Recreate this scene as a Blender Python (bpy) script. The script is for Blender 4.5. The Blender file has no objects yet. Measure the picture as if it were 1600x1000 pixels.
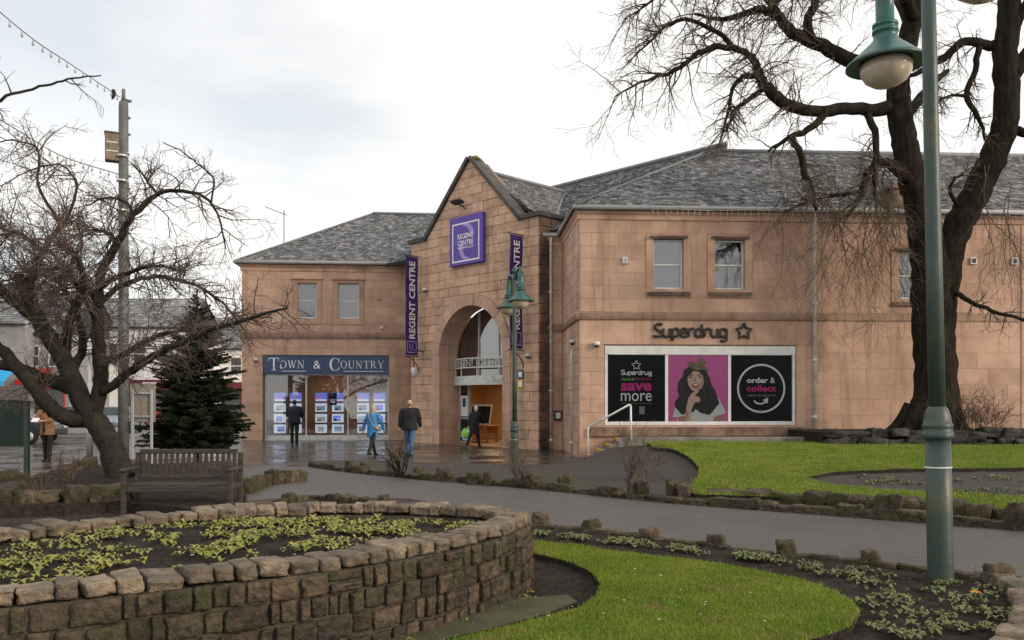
import bpy, bmesh, math, random
import numpy as np
from mathutils import Vector, Matrix, Euler, noise
from mathutils.geometry import tessellate_polygon, delaunay_2d_cdt
R = math.radians
rnd = random.Random(7)
SC = bpy.context.scene
COL = SC.collection

# ------------------------------------------------------------ camera
CAMH, F, HY = 1.7, 1300.0, 628.0          # eye height (m), focal length and horizon row in photo pixels
cam = bpy.data.cameras.new('camera')
cam.sensor_width = 36; cam.lens = F / 1600 * 36
cam.shift_y = (HY - 500) / 1600
cam.clip_start = 0.1; cam.clip_end = 900
camo = bpy.data.objects.new('camera', cam)
camo.location = (0, 0, CAMH); camo.rotation_euler = (R(90), 0, 0)
COL.objects.link(camo); SC.camera = camo

# ------------------------------------------------------------ sky, sun, exposure
SUN_AZ, SUN_EL = 118.0, 20.0               # azimuth clockwise from +Y, elevation
w = bpy.data.worlds.new('World'); SC.world = w; w.use_nodes = True
nt = w.node_tree; nt.nodes.clear()
def N(t, **k):
    n = nt.nodes.new(t)
    for a, b in k.items(): setattr(n, a, b)
    return n
sky = N('ShaderNodeTexSky', sky_type='NISHITA', sun_disc=False, sun_elevation=R(SUN_EL), sun_rotation=R(SUN_AZ))
sky.air_density = 1.0; sky.dust_density = 1.5
tc = N('ShaderNodeTexCoord')
mp = N('ShaderNodeMapping'); mp.inputs['Scale'].default_value = (1.0, 1.0, 2.6)
mp.inputs['Location'].default_value = (6.7, 1.7, 0.2)
nz = N('ShaderNodeTexNoise'); nz.inputs['Scale'].default_value = 1.7; nz.inputs['Detail'].default_value = 5; nz.inputs['Roughness'].default_value = .5
nz2 = N('ShaderNodeTexNoise'); nz2.inputs['Scale'].default_value = 2.3; nz2.inputs['Detail'].default_value = 4
rmp = N('ShaderNodeValToRGB'); rmp.color_ramp.elements[0].position = .34; rmp.color_ramp.elements[1].position = .52
rmp.color_ramp.elements[0].color = (.62, .62, .62, 1)
cl = N('ShaderNodeValToRGB'); cl.color_ramp.elements[0].position = .36; cl.color_ramp.elements[1].position = .64
cl.color_ramp.elements[0].color = (6.5, 6.5, 6.5, 1); cl.color_ramp.elements[1].color = (7.0, 6.85, 6.6, 1)
mx = N('ShaderNodeMixRGB'); bg = N('ShaderNodeBackground'); bg.inputs['Strength'].default_value = .1
ow = N('ShaderNodeOutputWorld')
L = nt.links.new
L(tc.outputs['Generated'], mp.inputs['Vector']); L(mp.outputs[0], nz.inputs['Vector']); L(mp.outputs[0], nz2.inputs['Vector'])
L(nz.outputs['Fac'], rmp.inputs[0]); L(nz2.outputs['Fac'], cl.inputs[0])
L(rmp.outputs[0], mx.inputs[0]); L(sky.outputs[0], mx.inputs[1]); L(cl.outputs[0], mx.inputs[2])
L(mx.outputs[0], bg.inputs[0]); L(bg.outputs[0], ow.inputs[0])

sl = bpy.data.lights.new('sun', 'SUN'); sl.energy = 1.5; sl.angle = R(14); sl.color = (1, .84, .68)
so = bpy.data.objects.new('sun', sl); COL.objects.link(so)
sd = Vector((math.sin(R(SUN_AZ)) * math.cos(R(SUN_EL)), math.cos(R(SUN_AZ)) * math.cos(R(SUN_EL)), math.sin(R(SUN_EL))))
so.rotation_euler = (-sd).to_track_quat('-Z', 'Y').to_euler()
vs = SC.view_settings
vs.view_transform = 'Standard'; vs.look = 'None'; vs.exposure = 0.68; vs.gamma = 1; vs.use_curve_mapping = False
SC.render.engine = 'CYCLES'
SC.cycles.max_bounces = 6; SC.cycles.transparent_max_bounces = 12; SC.cycles.use_denoising = True

# ------------------------------------------------------------ helpers
def gp(px, py, z=0.0):
    "photo pixel -> point on the level z"
    d = (CAMH - z) * F / (py - HY)
    return Vector(((px - 800) / F * d, d, z))
def gpf(px, py, zf):
    z = 0.1
    for _ in range(25):
        p = gp(px, py, z); z = .5 * z + .5 * zf(p.x, p.y)
    return gp(px, py, z)
def at(px, py, d):
    return Vector(((px - 800) / F * d, d, CAMH - (py - HY) / F * d))
class Frame:
    "a facade: origin at its left foot, local x along it, local y inwards"
    def __init__(s, x, y, ang): s.o = Vector((x, y, 0)); s.a = ang; s.c = math.cos(ang); s.s = math.sin(ang)
    def loc(s, p): q = p - s.o; return Vector((q.x * s.c + q.y * s.s, -q.x * s.s + q.y * s.c, q.z))
    def world(s, u, v, z): return s.o + Vector((u * s.c - v * s.s, u * s.s + v * s.c, z))
    def uz(s, px, py, off=0.0):
        o = s.loc(Vector((0, 0, CAMH))); p = s.loc(Vector(((px - 800) / F, 1, CAMH - (py - HY) / F)))
        d = p - o; t = (off - o.y) / d.y
        q = o + d * t
        return q.x, q.z
    def rect(s, x0, y0, x1, y1, off=0.0):
        cy = (y0 + y1) / 2
        u0 = s.uz(x0, cy, off)[0]; u1 = s.uz(x1, cy, off)[0]; cx = (x0 + x1) / 2
        z1 = s.uz(cx, y0, off)[1]; z0 = s.uz(cx, y1, off)[1]
        return u0, u1, z0, z1

class MB:
    "collects geometry for ONE mesh"
    def __init__(s): s.v = []; s.f = []; s.m = []; s.sm = []; s.attr = []
    def add(s, vs, fs, mi=0, smooth=False, val=None):
        b = len(s.v); s.v.extend([tuple(p) for p in vs])
        for f in fs:
            s.f.append([b + i for i in f]); s.m.append(mi); s.sm.append(smooth); s.attr.append(val if val is not None else 0.5)
    def box(s, x0, x1, y0, y1, z0, z1, mi=0, M=None):
        v = [Vector(p) for p in ((x0,y0,z0),(x1,y0,z0),(x1,y1,z0),(x0,y1,z0),(x0,y0,z1),(x1,y0,z1),(x1,y1,z1),(x0,y1,z1))]
        if M is not None: v = [M @ p for p in v]
        s.add(v, [(0,3,2,1),(4,5,6,7),(0,1,5,4),(1,2,6,5),(2,3,7,6),(3,0,4,7)], mi)
    def bbox(s, x0, x1, y0, y1, z0, z1, b=.02, mi=0, M=None):
        "box with chamfered edges"
        bm = bmesh.new(); bmesh.ops.create_cube(bm, size=1)
        for q in bm.verts: q.co = Vector(((x0+x1)/2 + q.co.x*(x1-x0), (y0+y1)/2 + q.co.y*(y1-y0), (z0+z1)/2 + q.co.z*(z1-z0)))
        bmesh.ops.bevel(bm, geom=list(bm.edges), offset=b, segments=1, affect='EDGES')
        bm.verts.index_update()
        v = [q.co.copy() for q in bm.verts]
        if M is not None: v = [M @ p for p in v]
        s.add(v, [[q.index for q in f.verts] for f in bm.faces], mi); bm.free()
    def tube(s, pts, rad, n=6, mi=0, cap=True, smooth=True, val=None):
        pts = [Vector(p) for p in pts]; k = len(pts)
        if not hasattr(rad, '__len__'): rad = [rad] * k
        t = (pts[1] - pts[0]).normalized()
        a = Vector((0, 0, 1)) if abs(t.z) < .9 else Vector((1, 0, 0))
        nx = t.cross(a).normalized()
        vs = []
        for i in range(k):
            t = ((pts[min(i+1, k-1)] - pts[max(i-1, 0)])).normalized()
            nx = (nx - t * nx.dot(t)); nx = nx.normalized() if nx.length > 1e-6 else t.orthogonal().normalized()
            ny = t.cross(nx)
            for j in range(n):
                an = 2 * math.pi * j / n
                vs.append(pts[i] + (nx * math.cos(an) + ny * math.sin(an)) * rad[i])
        fs = [(i*n+j, i*n+(j+1)%n, (i+1)*n+(j+1)%n, (i+1)*n+j) for i in range(k-1) for j in range(n)]
        if cap: fs += [tuple(range(n-1, -1, -1)), tuple(range((k-1)*n, k*n))]
        s.add(vs, fs, mi, smooth, val)
    def lathe(s, prof, n=16, c=(0,0,0), mi=0, smooth=True, sx=1, sy=1):
        c = Vector(c); vs = []; k = len(prof)
        for r, z in prof:
            for j in range(n):
                a = 2*math.pi*j/n; vs.append(c + Vector((r*math.cos(a)*sx, r*math.sin(a)*sy, z)))
        fs = [(i*n+j, i*n+(j+1)%n, (i+1)*n+(j+1)%n, (i+1)*n+j) for i in range(k-1) for j in range(n)]
        fs += [tuple(range(n-1, -1, -1)), tuple(range((k-1)*n, k*n))]
        s.add(vs, fs, mi, smooth)
    def plate(s, outer, holes, y0, y1, mi=0, mh=None, back=True):
        "polygon (u,z) with holes, facing -y at y0, thickness to y1"
        loops = [outer] + list(holes)
        lp = [[Vector((a, b, 0)) for a, b in q] for q in loops]
        tri = tessellate_polygon(lp)
        flat = [p for q in loops for p in q]
        fr = [Vector((a, y0, b)) for a, b in flat]; bk = [Vector((a, y1, b)) for a, b in flat]
        n = len(flat); fs = []
        for t in tri:
            a, b, c = t
            nn = (fr[b]-fr[a]).cross(fr[c]-fr[a])
            if nn.y > 0: a, c = c, a
            fs.append((a, b, c))
            if back: fs.append((n+c, n+b, n+a))
        s.add(fr + bk, fs, mi)
        for qi, q in enumerate(loops):
            k = len(q); ar = sum(q[i][0]*q[(i+1)%k][1]-q[(i+1)%k][0]*q[i][1] for i in range(k))
            ccw = ar > 0
            vs = [Vector((a, y0, b)) for a, b in q] + [Vector((a, y1, b)) for a, b in q]
            f2 = []
            for i in range(k):
                j = (i+1) % k; f = (i, i+k, j+k, j)
                if (qi == 0) != ccw: f = f[::-1]
                f2.append(f[::-1] if qi == 0 and False else f)
            s.add(vs, f2, mi if (qi == 0 or mh is None) else mh)
    def build(s, name, mats, parent=None, loc=None, rot=None, attr=False):
        me = bpy.data.meshes.new(name)
        me.from_pydata(s.v, [], s.f); 
        if not isinstance(mats, (list, tuple)): mats = [mats]
        for m in mats: me.materials.append(m)
        if len(s.f):
            me.polygons.foreach_set('material_index', s.m)
            me.polygons.foreach_set('use_smooth', s.sm)
            if attr:
                a = me.attributes.new('tint', 'FLOAT', 'FACE'); a.data.foreach_set('value', s.attr)
        me.update()
        o = bpy.data.objects.new(name, me); COL.objects.link(o)
        if parent is not None: o.parent = parent
        if loc is not None: o.location = loc
        if rot is not None: o.rotation_euler = rot
        return o

def fix_normals(o):
    bm = bmesh.new(); bm.from_mesh(o.data); bmesh.ops.recalc_face_normals(bm, faces=bm.faces); bm.to_mesh(o.data); bm.free(); return o
def tag(o, label=None, cat=None, group=None, kind=None):
    if label: o['label'] = label
    if cat: o['category'] = cat
    if group: o['group'] = group
    if kind: o['kind'] = kind
    return o
def empty(name, loc=(0,0,0), rz=0, label=None, cat=None, group=None, kind=None):
    o = bpy.data.objects.new(name, None); COL.objects.link(o); o.location = loc; o.rotation_euler = (0,0,rz)
    o.empty_display_size = .2
    return tag(o, label, cat, group, kind)
def inst(name, me, parent=None, loc=(0,0,0), rot=(0,0,0), scale=(1,1,1)):
    o = bpy.data.objects.new(name, me); COL.objects.link(o)
    if parent is not None: o.parent = parent
    o.location = loc; o.rotation_euler = rot; o.scale = scale
    return o
def catmull(pts, sub=4):
    pts = [Vector(p) for p in pts]
    if len(pts) < 3: return pts
    q = [pts[0]*2-pts[1]] + pts + [pts[-1]*2-pts[-2]]; out = []
    for i in range(1, len(q)-2):
        for k in range(sub):
            t = k/sub; p0,p1,p2,p3 = q[i-1],q[i],q[i+1],q[i+2]
            out.append(.5*((2*p1)+(p2-p0)*t+(2*p0-5*p1+4*p2-p3)*t*t+(3*p1-p0-3*p2+p3)*t*t*t))
    out.append(pts[-1]); return out
def interp(vals, sub): 
    out = []
    for i in range(len(vals)-1):
        for k in range(sub): out.append(vals[i] + (vals[i+1]-vals[i])*k/sub)
    return out + [vals[-1]]

# ------------------------------------------------------------ materials
MATS = {}
def pm(name, c1, c2=None, scale=4.0, rough=.7, rough2=None, bump=0.0, bscale=None, spec=.4, metal=0.0, rand=0.0,
       stain=None, stain_scale=.6, stain_amt=.5, emit=None, estr=0.0, detail=5, coord='pos', tint=0.0, tint_col=None, stretch=None, stain_pos=(.5,.68), streak=None, streak_amt=.5):
    m = bpy.data.materials.new(name); m.use_nodes = True; t = m.node_tree; b = t.nodes['Principled BSDF']
    L = t.links.new
    def nd(k): return t.nodes.new(k)
    b.inputs['Roughness'].default_value = rough; b.inputs['Metallic'].default_value = metal
    b.inputs['Specular IOR Level'].default_value = spec
    c2 = c2 or c1
    if coord == 'pos': src = nd('ShaderNodeNewGeometry').outputs['Position']
    else: src = nd('ShaderNodeTexCoord').outputs['Object']
    if stretch:
        mpn = nd('ShaderNodeMapping'); mpn.inputs['Scale'].default_value = stretch; L(src, mpn.inputs['Vector']); src2 = mpn.outputs[0]
    else: src2 = src
    nz = nd('ShaderNodeTexNoise'); nz.inputs['Scale'].default_value = scale; nz.inputs['Detail'].default_value = detail; nz.inputs['Roughness'].default_value = .6
    L(src2, nz.inputs['Vector'])
    rp = nd('ShaderNodeValToRGB'); rp.color_ramp.elements[0].position = .32; rp.color_ramp.elements[1].position = .68
    rp.color_ramp.elements[0].color = (*c1, 1); rp.color_ramp.elements[1].color = (*c2, 1)
    L(nz.outputs['Fac'], rp.inputs[0]); col = rp.outputs[0]
    if tint and tint_col:
        at_ = nd('ShaderNodeAttribute'); at_.attribute_name = 'tint'
        mxx = nd('ShaderNodeMixRGB'); mxx.inputs[2].default_value = (*tint_col, 1)
        mm = nd('ShaderNodeMath'); mm.operation = 'MULTIPLY'; mm.inputs[1].default_value = tint
        L(at_.outputs['Fac'], mm.inputs[0]); L(mm.outputs[0], mxx.inputs[0]); L(col, mxx.inputs[1]); col = mxx.outputs[0]
    if rand:
        oi = nd('ShaderNodeObjectInfo'); mr = nd('ShaderNodeMapRange'); mr.inputs['To Min'].default_value = 1-rand; mr.inputs['To Max'].default_value = 1+rand
        L(oi.outputs['Random'], mr.inputs['Value'])
        mxx = nd('ShaderNodeMixRGB'); mxx.blend_type = 'MULTIPLY'; mxx.inputs[0].default_value = 1
        L(col, mxx.inputs[1]); L(mr.outputs[0], mxx.inputs[2]); col = mxx.outputs[0]
    if stain:
        n2 = nd('ShaderNodeTexNoise'); n2.inputs['Scale'].default_value = stain_scale; n2.inputs['Detail'].default_value = 6; n2.inputs['Roughness'].default_value = .65
        mp2 = nd('ShaderNodeMapping'); mp2.inputs['Location'].default_value = (3.1, 7.7, 1.3); L(src2, mp2.inputs['Vector']); L(mp2.outputs[0], n2.inputs['Vector'])
        r2 = nd('ShaderNodeMapRange'); r2.inputs['From Min'].default_value = stain_pos[0]; r2.inputs['From Max'].default_value = stain_pos[1]; r2.inputs['To Max'].default_value = stain_amt
        L(n2.outputs['Fac'], r2.inputs['Value'])
        mxx = nd('ShaderNodeMixRGB'); mxx.inputs[2].default_value = (*stain, 1)
        L(r2.outputs[0], mxx.inputs[0]); L(col, mxx.inputs[1]); col = mxx.outputs[0]
    if streak:
        n5 = nd('ShaderNodeTexNoise'); n5.inputs['Scale'].default_value = 1.0; n5.inputs['Detail'].default_value = 5; n5.inputs['Roughness'].default_value = .6
        mp5 = nd('ShaderNodeMapping'); mp5.inputs['Scale'].default_value = (3.2, 3.2, .22); L(src, mp5.inputs['Vector']); L(mp5.outputs[0], n5.inputs['Vector'])
        r5 = nd('ShaderNodeMapRange'); r5.inputs['From Min'].default_value = .53; r5.inputs['From Max'].default_value = .72; r5.inputs['To Max'].default_value = streak_amt
        L(n5.outputs['Fac'], r5.inputs['Value'])
        mxx = nd('ShaderNodeMixRGB'); mxx.inputs[2].default_value = (*streak, 1)
        L(r5.outputs[0], mxx.inputs[0]); L(col, mxx.inputs[1]); col = mxx.outputs[0]
    L(col, b.inputs['Base Color'])
    if rough2 is not None:
        n3 = nd('ShaderNodeTexNoise'); n3.inputs['Scale'].default_value = scale*.35; n3.inputs['Detail'].default_value = 4; L(src, n3.inputs['Vector'])
        r3 = nd('ShaderNodeMapRange'); r3.inputs['From Min'].default_value = .38; r3.inputs['From Max'].default_value = .62
        r3.inputs['To Min'].default_value = rough; r3.inputs['To Max'].default_value = rough2
        L(n3.outputs['Fac'], r3.inputs['Value']); L(r3.outputs[0], b.inputs['Roughness'])
    if bump:
        n4 = nd('ShaderNodeTexNoise'); n4.inputs['Scale'].default_value = bscale or scale*4; n4.inputs['Detail'].default_value = 4; L(src2, n4.inputs['Vector'])
        bp = nd('ShaderNodeBump'); bp.inputs['Strength'].default_value = bump; bp.inputs['Distance'].default_value = .03
        L(n4.outputs['Fac'], bp.inputs['Height']); L(bp.outputs[0], b.inputs['Normal'])
    if emit:
        b.inputs['Emission Color'].default_value = (*emit, 1); b.inputs['Emission Strength'].default_value = estr
    MATS[name] = m
    return m
def glass(name, tint=(.9,.95,.95), refl=.2, rough=.02):
    m = bpy.data.materials.new(name); m.use_nodes = True; t = m.node_tree; t.nodes.clear()
    o = t.nodes.new('ShaderNodeOutputMaterial'); mx = t.nodes.new('ShaderNodeMixShader'); tr = t.nodes.new('ShaderNodeBsdfTransparent'); gl = t.nodes.new('ShaderNodeBsdfGlossy')
    fr = t.nodes.new('ShaderNodeFresnel'); fr.inputs[0].default_value = 1.45
    ad = t.nodes.new('ShaderNodeMath'); ad.inputs[1].default_value = refl; ad.use_clamp = True
    tr.inputs[0].default_value = (*tint, 1); gl.inputs['Roughness'].default_value = rough
    t.links.new(fr.outputs[0], ad.inputs[0]); t.links.new(ad.outputs[0], mx.inputs[0]); t.links.new(tr.outputs[0], mx.inputs[1]); t.links.new(gl.outputs[0], mx.inputs[2]); t.links.new(mx.outputs[0], o.inputs[0])
    MATS[name] = m; return m

M = MATS
pm('sandstone', (.44,.268,.178), (.57,.37,.258), 1.6, .85, bump=.12, bscale=30, rand=.10, streak=(.2,.125,.09), stain=(.20,.115,.075), stain_scale=.55, stain_amt=.55)
pm('sandstone_panel', (.455,.285,.20), (.585,.385,.278), 1.3, .85, bump=.14, bscale=26, rand=.085, streak=(.24,.15,.105), streak_amt=.6, stain=(.24,.14,.09), stain_scale=.5, stain_amt=.45)
pm('rough_sandstone', (.48,.305,.20), (.65,.43,.30), 3.0, .88, bump=.5, bscale=11, rand=.15, stain=(.20,.13,.088), stain_scale=1.3, stain_amt=.5, stain_pos=(.53,.70), streak=(.2,.145,.09), streak_amt=.4)
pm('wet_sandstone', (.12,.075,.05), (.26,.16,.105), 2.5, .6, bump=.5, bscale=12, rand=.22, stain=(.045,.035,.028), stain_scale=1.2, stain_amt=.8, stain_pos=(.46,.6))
pm('weathered_band', (.22,.14,.10), (.36,.235,.165), 3, .85, bump=.2, streak=(.10,.07,.055), streak_amt=.8)
pm('mortar', (.34,.215,.15), (.40,.26,.185), 6, .95, bump=.2)
pm('dark_joint', (.24,.155,.11), (.32,.21,.15), 6, .95)
pm('slate', (.06,.062,.068), (.15,.152,.16), 9, .25, .5, bump=.25, bscale=40, spec=.6, tint=.85, tint_col=(.38,.38,.39), stain=(.07,.075,.045), stain_scale=.9, stain_amt=.5)
pm('roof_deck', (.05,.05,.055), None, 5, .8)
pm('lead', (.14,.145,.155), (.2,.205,.215), 3, .5, bump=.1)
pm('coping_dark', (.045,.042,.04), (.11,.10,.09), 4, .75, bump=.3, stain=(.16,.15,.03), stain_scale=1.5, stain_amt=.5, stain_pos=(.58,.72))
pm('gutter', (.33,.31,.30), (.42,.40,.385), 3, .5)
pm('white_paint', (.62,.62,.60), (.74,.74,.72), 3, .45, stain=(.35,.33,.3), stain_scale=2, stain_amt=.4)
pm('white_pipe', (.52,.52,.50), (.68,.68,.66), 4, .5, stain=(.25,.24,.21), stain_scale=3, stain_amt=.6)
pm('grey_metal', (.36,.37,.38), (.45,.46,.47), 3, .4, metal=.3)
pm('dark_metal', (.02,.02,.02), (.04,.04,.04), 5, .5)
pm('purple', (.095,.045,.33), (.115,.055,.37), 2, .45)
pm('purple_dark', (.035,.012,.115), (.05,.018,.15), 3, .55)
pm('purple_light', (.36,.27,.62), None, 2, .45)
pm('print_white', (.78,.78,.78), None, 2, .5)
pm('print_grey', (.30,.30,.30), None, 2, .5)
pm('fascia_blue', (.035,.062,.14), (.055,.085,.17), 1.2, .4)
pm('print_black', (.008,.009,.010), (.012,.013,.014), 2, .45, spec=.15)
pm('print_pink', (.62,.115,.36), (.66,.13,.39), 1, .35)
pm('print_magenta', (.55,.01,.22), None, 1, .4)
pm('print_green', (.12,.45,.05), None, 1, .4)
pm('print_hair', (.008,.006,.006), (.02,.014,.012), 9, .4)
pm('print_skin', (.62,.40,.33), (.68,.46,.39), 3, .4)
pm('print_skin_shade', (.46,.27,.21), (.5,.3,.24), 3, .4)
pm('print_hair_light', (.035,.02,.014), (.05,.03,.02), 9, .4)
pm('print_skin_dark', (.42,.21,.14), None, 3, .4)
pm('print_red', (.5,.02,.03), None, 1, .4)
pm('print_shirt', (.62,.64,.62), (.72,.74,.72), 6, .5)
pm('print_scarf', (.10,.09,.05), (.35,.28,.16), 30, .5)
pm('room_dark', (.06,.05,.045), (.1,.08,.07), 2, .9)
pm('room_warm', (.30,.17,.10), (.36,.21,.13), 1.5, .8)
pm('room_orange', (.45,.24,.09), (.52,.29,.12), 1.0, .7)
pm('wood_floor', (.28,.15,.07), None, 3, .5)
pm('wood_furniture', (.30,.13,.05), (.38,.17,.07), 5, .5)
pm('blind', (.42,.40,.36), (.55,.52,.46), 2, .8)
glass('shop_glass', (.92,.95,.95), .10)
glass('clear_glass', (.97,.97,.97), -.035)
glass('window_glass', (.55,.58,.6), .17)
glass('arch_glass', (.6,.65,.66), .30)
pm('plaza', (.050,.040,.034), (.085,.070,.060), 2.2, .10, .38, bump=.05, bscale=60, spec=.5, stain=(.03,.027,.025), stain_scale=.4, stain_amt=.6)
pm('asphalt', (.080,.073,.069), (.115,.106,.10), 26, .42, .62, bump=.25, bscale=150, spec=.4, stain=(.07,.066,.064), stain_scale=.8, stain_amt=.55)
pm('road', (.16,.16,.165), (.22,.22,.225), 4, .22, .4, bump=.05, spec=.5)
pm('soil', (.018,.014,.011), (.052,.041,.033), 12, .9, bump=1.0, bscale=45, spec=.12)
pm('wet_soil', (.045,.038,.034), (.085,.074,.066), 9, .7, bump=.9, bscale=45, spec=.25)
pm('turf', (.09,.12,.018), (.15,.165,.03), 5, .9, bump=.4, bscale=60)
pm('grass', (.10,.175,.018), (.23,.285,.036), 1.5, .6, spec=.25, stain=(.27,.22,.07), stain_scale=2.2, stain_amt=.8, stain_pos=(.53,.68), tint=.45, tint_col=(.24,.30,.03))
pm('edge_stone', (.022,.018,.013), (.115,.08,.05), 13, .8, bump=.9, bscale=22, rand=.45, stain=(.045,.045,.01), stain_scale=3.2, stain_amt=.85, stain_pos=(.46,.6))
pm('coping_stone', (.085,.066,.048), (.275,.205,.135), 11, .7, bump=.9, bscale=30, rand=.4, coord='pos', stain=(.06,.055,.03), stain_scale=3, stain_amt=.65)
pm('planter_stone', (.018,.014,.010), (.10,.066,.04), 14, .75, bump=1.0, bscale=26, rand=.5, stain=(.035,.04,.01), stain_scale=2.5, stain_amt=.8)
pm('planter_core', (.035,.03,.018), (.085,.07,.048), 12, .9, bump=.8, bscale=40)
pm('moss_slab', (.045,.045,.02), (.09,.085,.045), 5, .8, bump=.4, bscale=50)
pm('bark', (.008,.0065,.005), (.034,.026,.019), 8, .9, spec=.1, bump=1.0, bscale=18, stretch=(1,1,.25), stain=(.028,.03,.009), stain_scale=1.2, stain_amt=.6)
pm('twig', (.05,.036,.024), (.14,.098,.06), 5, .8, stain=(.08,.075,.025), stain_scale=.7, stain_amt=.6)
pm('red_twig', (.065,.046,.036), (.15,.105,.082), 4, .75, stain=(.05,.045,.02), stain_scale=.9, stain_amt=.5)
pm('moss_bark', (.009,.0075,.0055), (.032,.025,.017), 7, .9, bump=1.0, bscale=18, stain=(.04,.042,.008), stain_scale=1.3, stain_amt=.8)
pm('spruce', (.008,.014,.007), (.02,.032,.014), 3, .8, spec=.15, tint=.5, tint_col=(.042,.055,.022))
pm('leaf', (.085,.14,.025), (.20,.24,.045), 9, .5, spec=.3, tint=.85, tint_col=(.34,.27,.07))
pm('leaf_dull', (.05,.085,.025), (.13,.165,.05), 9, .55, tint=.75, tint_col=(.22,.20,.07))
pm('bench_wood', (.03,.025,.02), (.075,.06,.048), 5, .8, bump=.4, stretch=(1,1,6))
pm('lamp_green', (.012,.075,.062), (.02,.105,.088), 6, .35, bump=.08, stain=(.055,.05,.02), stain_scale=2.2, stain_amt=.75, spec=.5)
pm('post_green', (.022,.052,.048), (.045,.064,.05), 5, .45, bump=.12, stain=(.085,.08,.025), stain_scale=1.7, stain_amt=.85, spec=.5)
pm('shade_inside', (.03,.03,.028), None, 3, .6)
pm('lamp_globe', (.40,.33,.22), (.55,.48,.36), 5, .12, spec=.6)
pm('pole_metal', (.10,.105,.10), (.16,.165,.155), 4, .6, stain=(.05,.05,.045), stain_scale=2, stain_amt=.6)
pm('tinsel', (.7,.7,.7), None, 4, .3, metal=.6)
pm('weathered_wood', (.13,.10,.075), (.24,.19,.14), 6, .8, bump=.3)
pm('wire', (.03,.03,.03), None, 3, .6)
pm('bulb', (.30,.28,.25), (.5,.48,.45), 5, .2)
pm('yellow_paint', (.65,.38,.02), (.5,.3,.03), 8, .6)
pm('concrete', (.16,.145,.125), (.28,.25,.22), 3, .8, bump=.3, stain=(.06,.06,.03), stain_scale=1.5, stain_amt=.6)
pm('black_rock', (.010,.009,.008), (.04,.036,.03), 8, .7, bump=.9, bscale=20, rand=.4)
# ------------------------------------------------------------ polygons, terrain sheets
def inside(poly, P):
    poly = np.array([(p[0], p[1]) for p in poly]); x, y = P[:, 0], P[:, 1]; c = np.zeros(len(P), bool); j = len(poly) - 1
    for i in range(len(poly)):
        xi, yi = poly[i]; xj, yj = poly[j]
        t = ((yi > y) != (yj > y)) & (x < (xj - xi) * (y - yi) / (yj - yi + 1e-12) + xi)
        c ^= t; j = i
    return c
def dense(poly, step):
    out = []
    k = len(poly)
    for i in range(k):
        a = Vector(poly[i][:2]); b = Vector(poly[(i+1) % k][:2]); n = max(1, int((b-a).length/step))
        for q in range(n): out.append(a + (b-a)*q/n)
    return out
def sheet(name, poly, step, zf, mat, skirt=0.0, bumpf=None, parent=None, smooth=True, hole=None):
    "triangulated ground patch bounded by poly, with an edge going down by skirt"
    bd = dense(poly, step); k = len(bd)
    mn = np.min([(p.x, p.y) for p in bd], 0); mx_ = np.max([(p.x, p.y) for p in bd], 0)
    gx = np.arange(mn[0], mx_[0], step); gy = np.arange(mn[1], mx_[1], step)
    G = np.array([(x + (j % 2)*step*.5, y) for j, y in enumerate(gy) for x in gx])
    rs = np.random.RandomState(3); G = G + rs.uniform(-.2, .2, G.shape)*step
    keep = inside(poly, G)
    B = np.array([(p.x, p.y) for p in bd])
    G = G[keep]
    if len(G):
        d = np.full(len(G), 1e9)
        for q in B: d = np.minimum(d, np.hypot(G[:,0]-q[0], G[:,1]-q[1]))
        G = G[d > step*.45]
    pts = [Vector(q) for q in B] + [Vector(q) for q in G]
    ed = [(i, (i+1) % k) for i in range(k)]; hd = dense(hole, step) if hole else []; b0 = len(pts); kh = len(hd)
    pts += [Vector((p.x, p.y)) for p in hd]; ed += [(b0+i, b0+(i+1) % kh) for i in range(kh)]
    r = delaunay_2d_cdt(pts, ed, [], 1, 1e-5)
    V, E, Fs = r[0], r[1], r[2]
    if hole:
        C = np.array([sum((V[i] for i in f), Vector((0,0)))/len(f) for f in Fs]); kin = inside(hole, C); Fs = [f for f, q in zip(Fs, kin) if not q]
    mb = MB(); vs = []
    for p in V:
        z = zf(p.x, p.y)
        if bumpf: z += bumpf(p.x, p.y)
        vs.append((p.x, p.y, z))
    mb.add(vs, [tuple(f) for f in Fs], 0, smooth)
    if skirt:
        for bd_, k in ((bd, k), (hd, kh)):
          sv = []
          for p in bd_:
            z = zf(p.x, p.y) + (bumpf(p.x, p.y) if bumpf else 0); sv += [(p.x, p.y, z), (p.x, p.y, z - skirt)]
          if k: mb.add(sv, [(2*i, 2*((i+1) % k), 2*((i+1) % k)+1, 2*i+1) for i in range(k)], 1, False)
    o = mb.build(name, [mat, M['soil']], parent)
    if o.data.polygons and o.data.polygons[0].normal.z < 0: o.data.flip_normals()
    return o
def smooth01(t): t = max(0, min(1, t)); return t*t*(3-2*t)
def clod(s, a, seed=0):
    return lambda x, y: a*noise.noise((x*s+seed, y*s, seed)) + a*.6*noise.noise((x*s*2.3, y*s*2.3+seed, 4.1))

# path edges, as ground points
FAR_EDGE = [gp(*p) for p in ((488,729),(560,739),(650,748),(760,757),(880,768),(1000,781),(1090,789),(1250,801),(1400,813),(1600,829),(1900,855))]
NEAR_EDGE = [gp(*p) for p in ((826,823),(920,834),(1015,846),(1110,857),(1225,871),(1360,887),(1470,901),(1550,913))]
def far_edge_y(x):
    e = FAR_EDGE
    if x <= e[0].x: return e[0].y
    for a, b in zip(e, e[1:]):
        if a.x <= x <= b.x: return a.y + (b.y-a.y)*(x-a.x)/(b.x-a.x)
    return e[-1].y
def zi(x, y):                               # garden that climbs from the far path edge to the right wing
    ye = far_edge_y(x); s = (y - ye)/(22.3 - ye)
    return .13 + .37*max(0, min(1, s))*smooth01((x-.8)/3.2)

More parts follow.
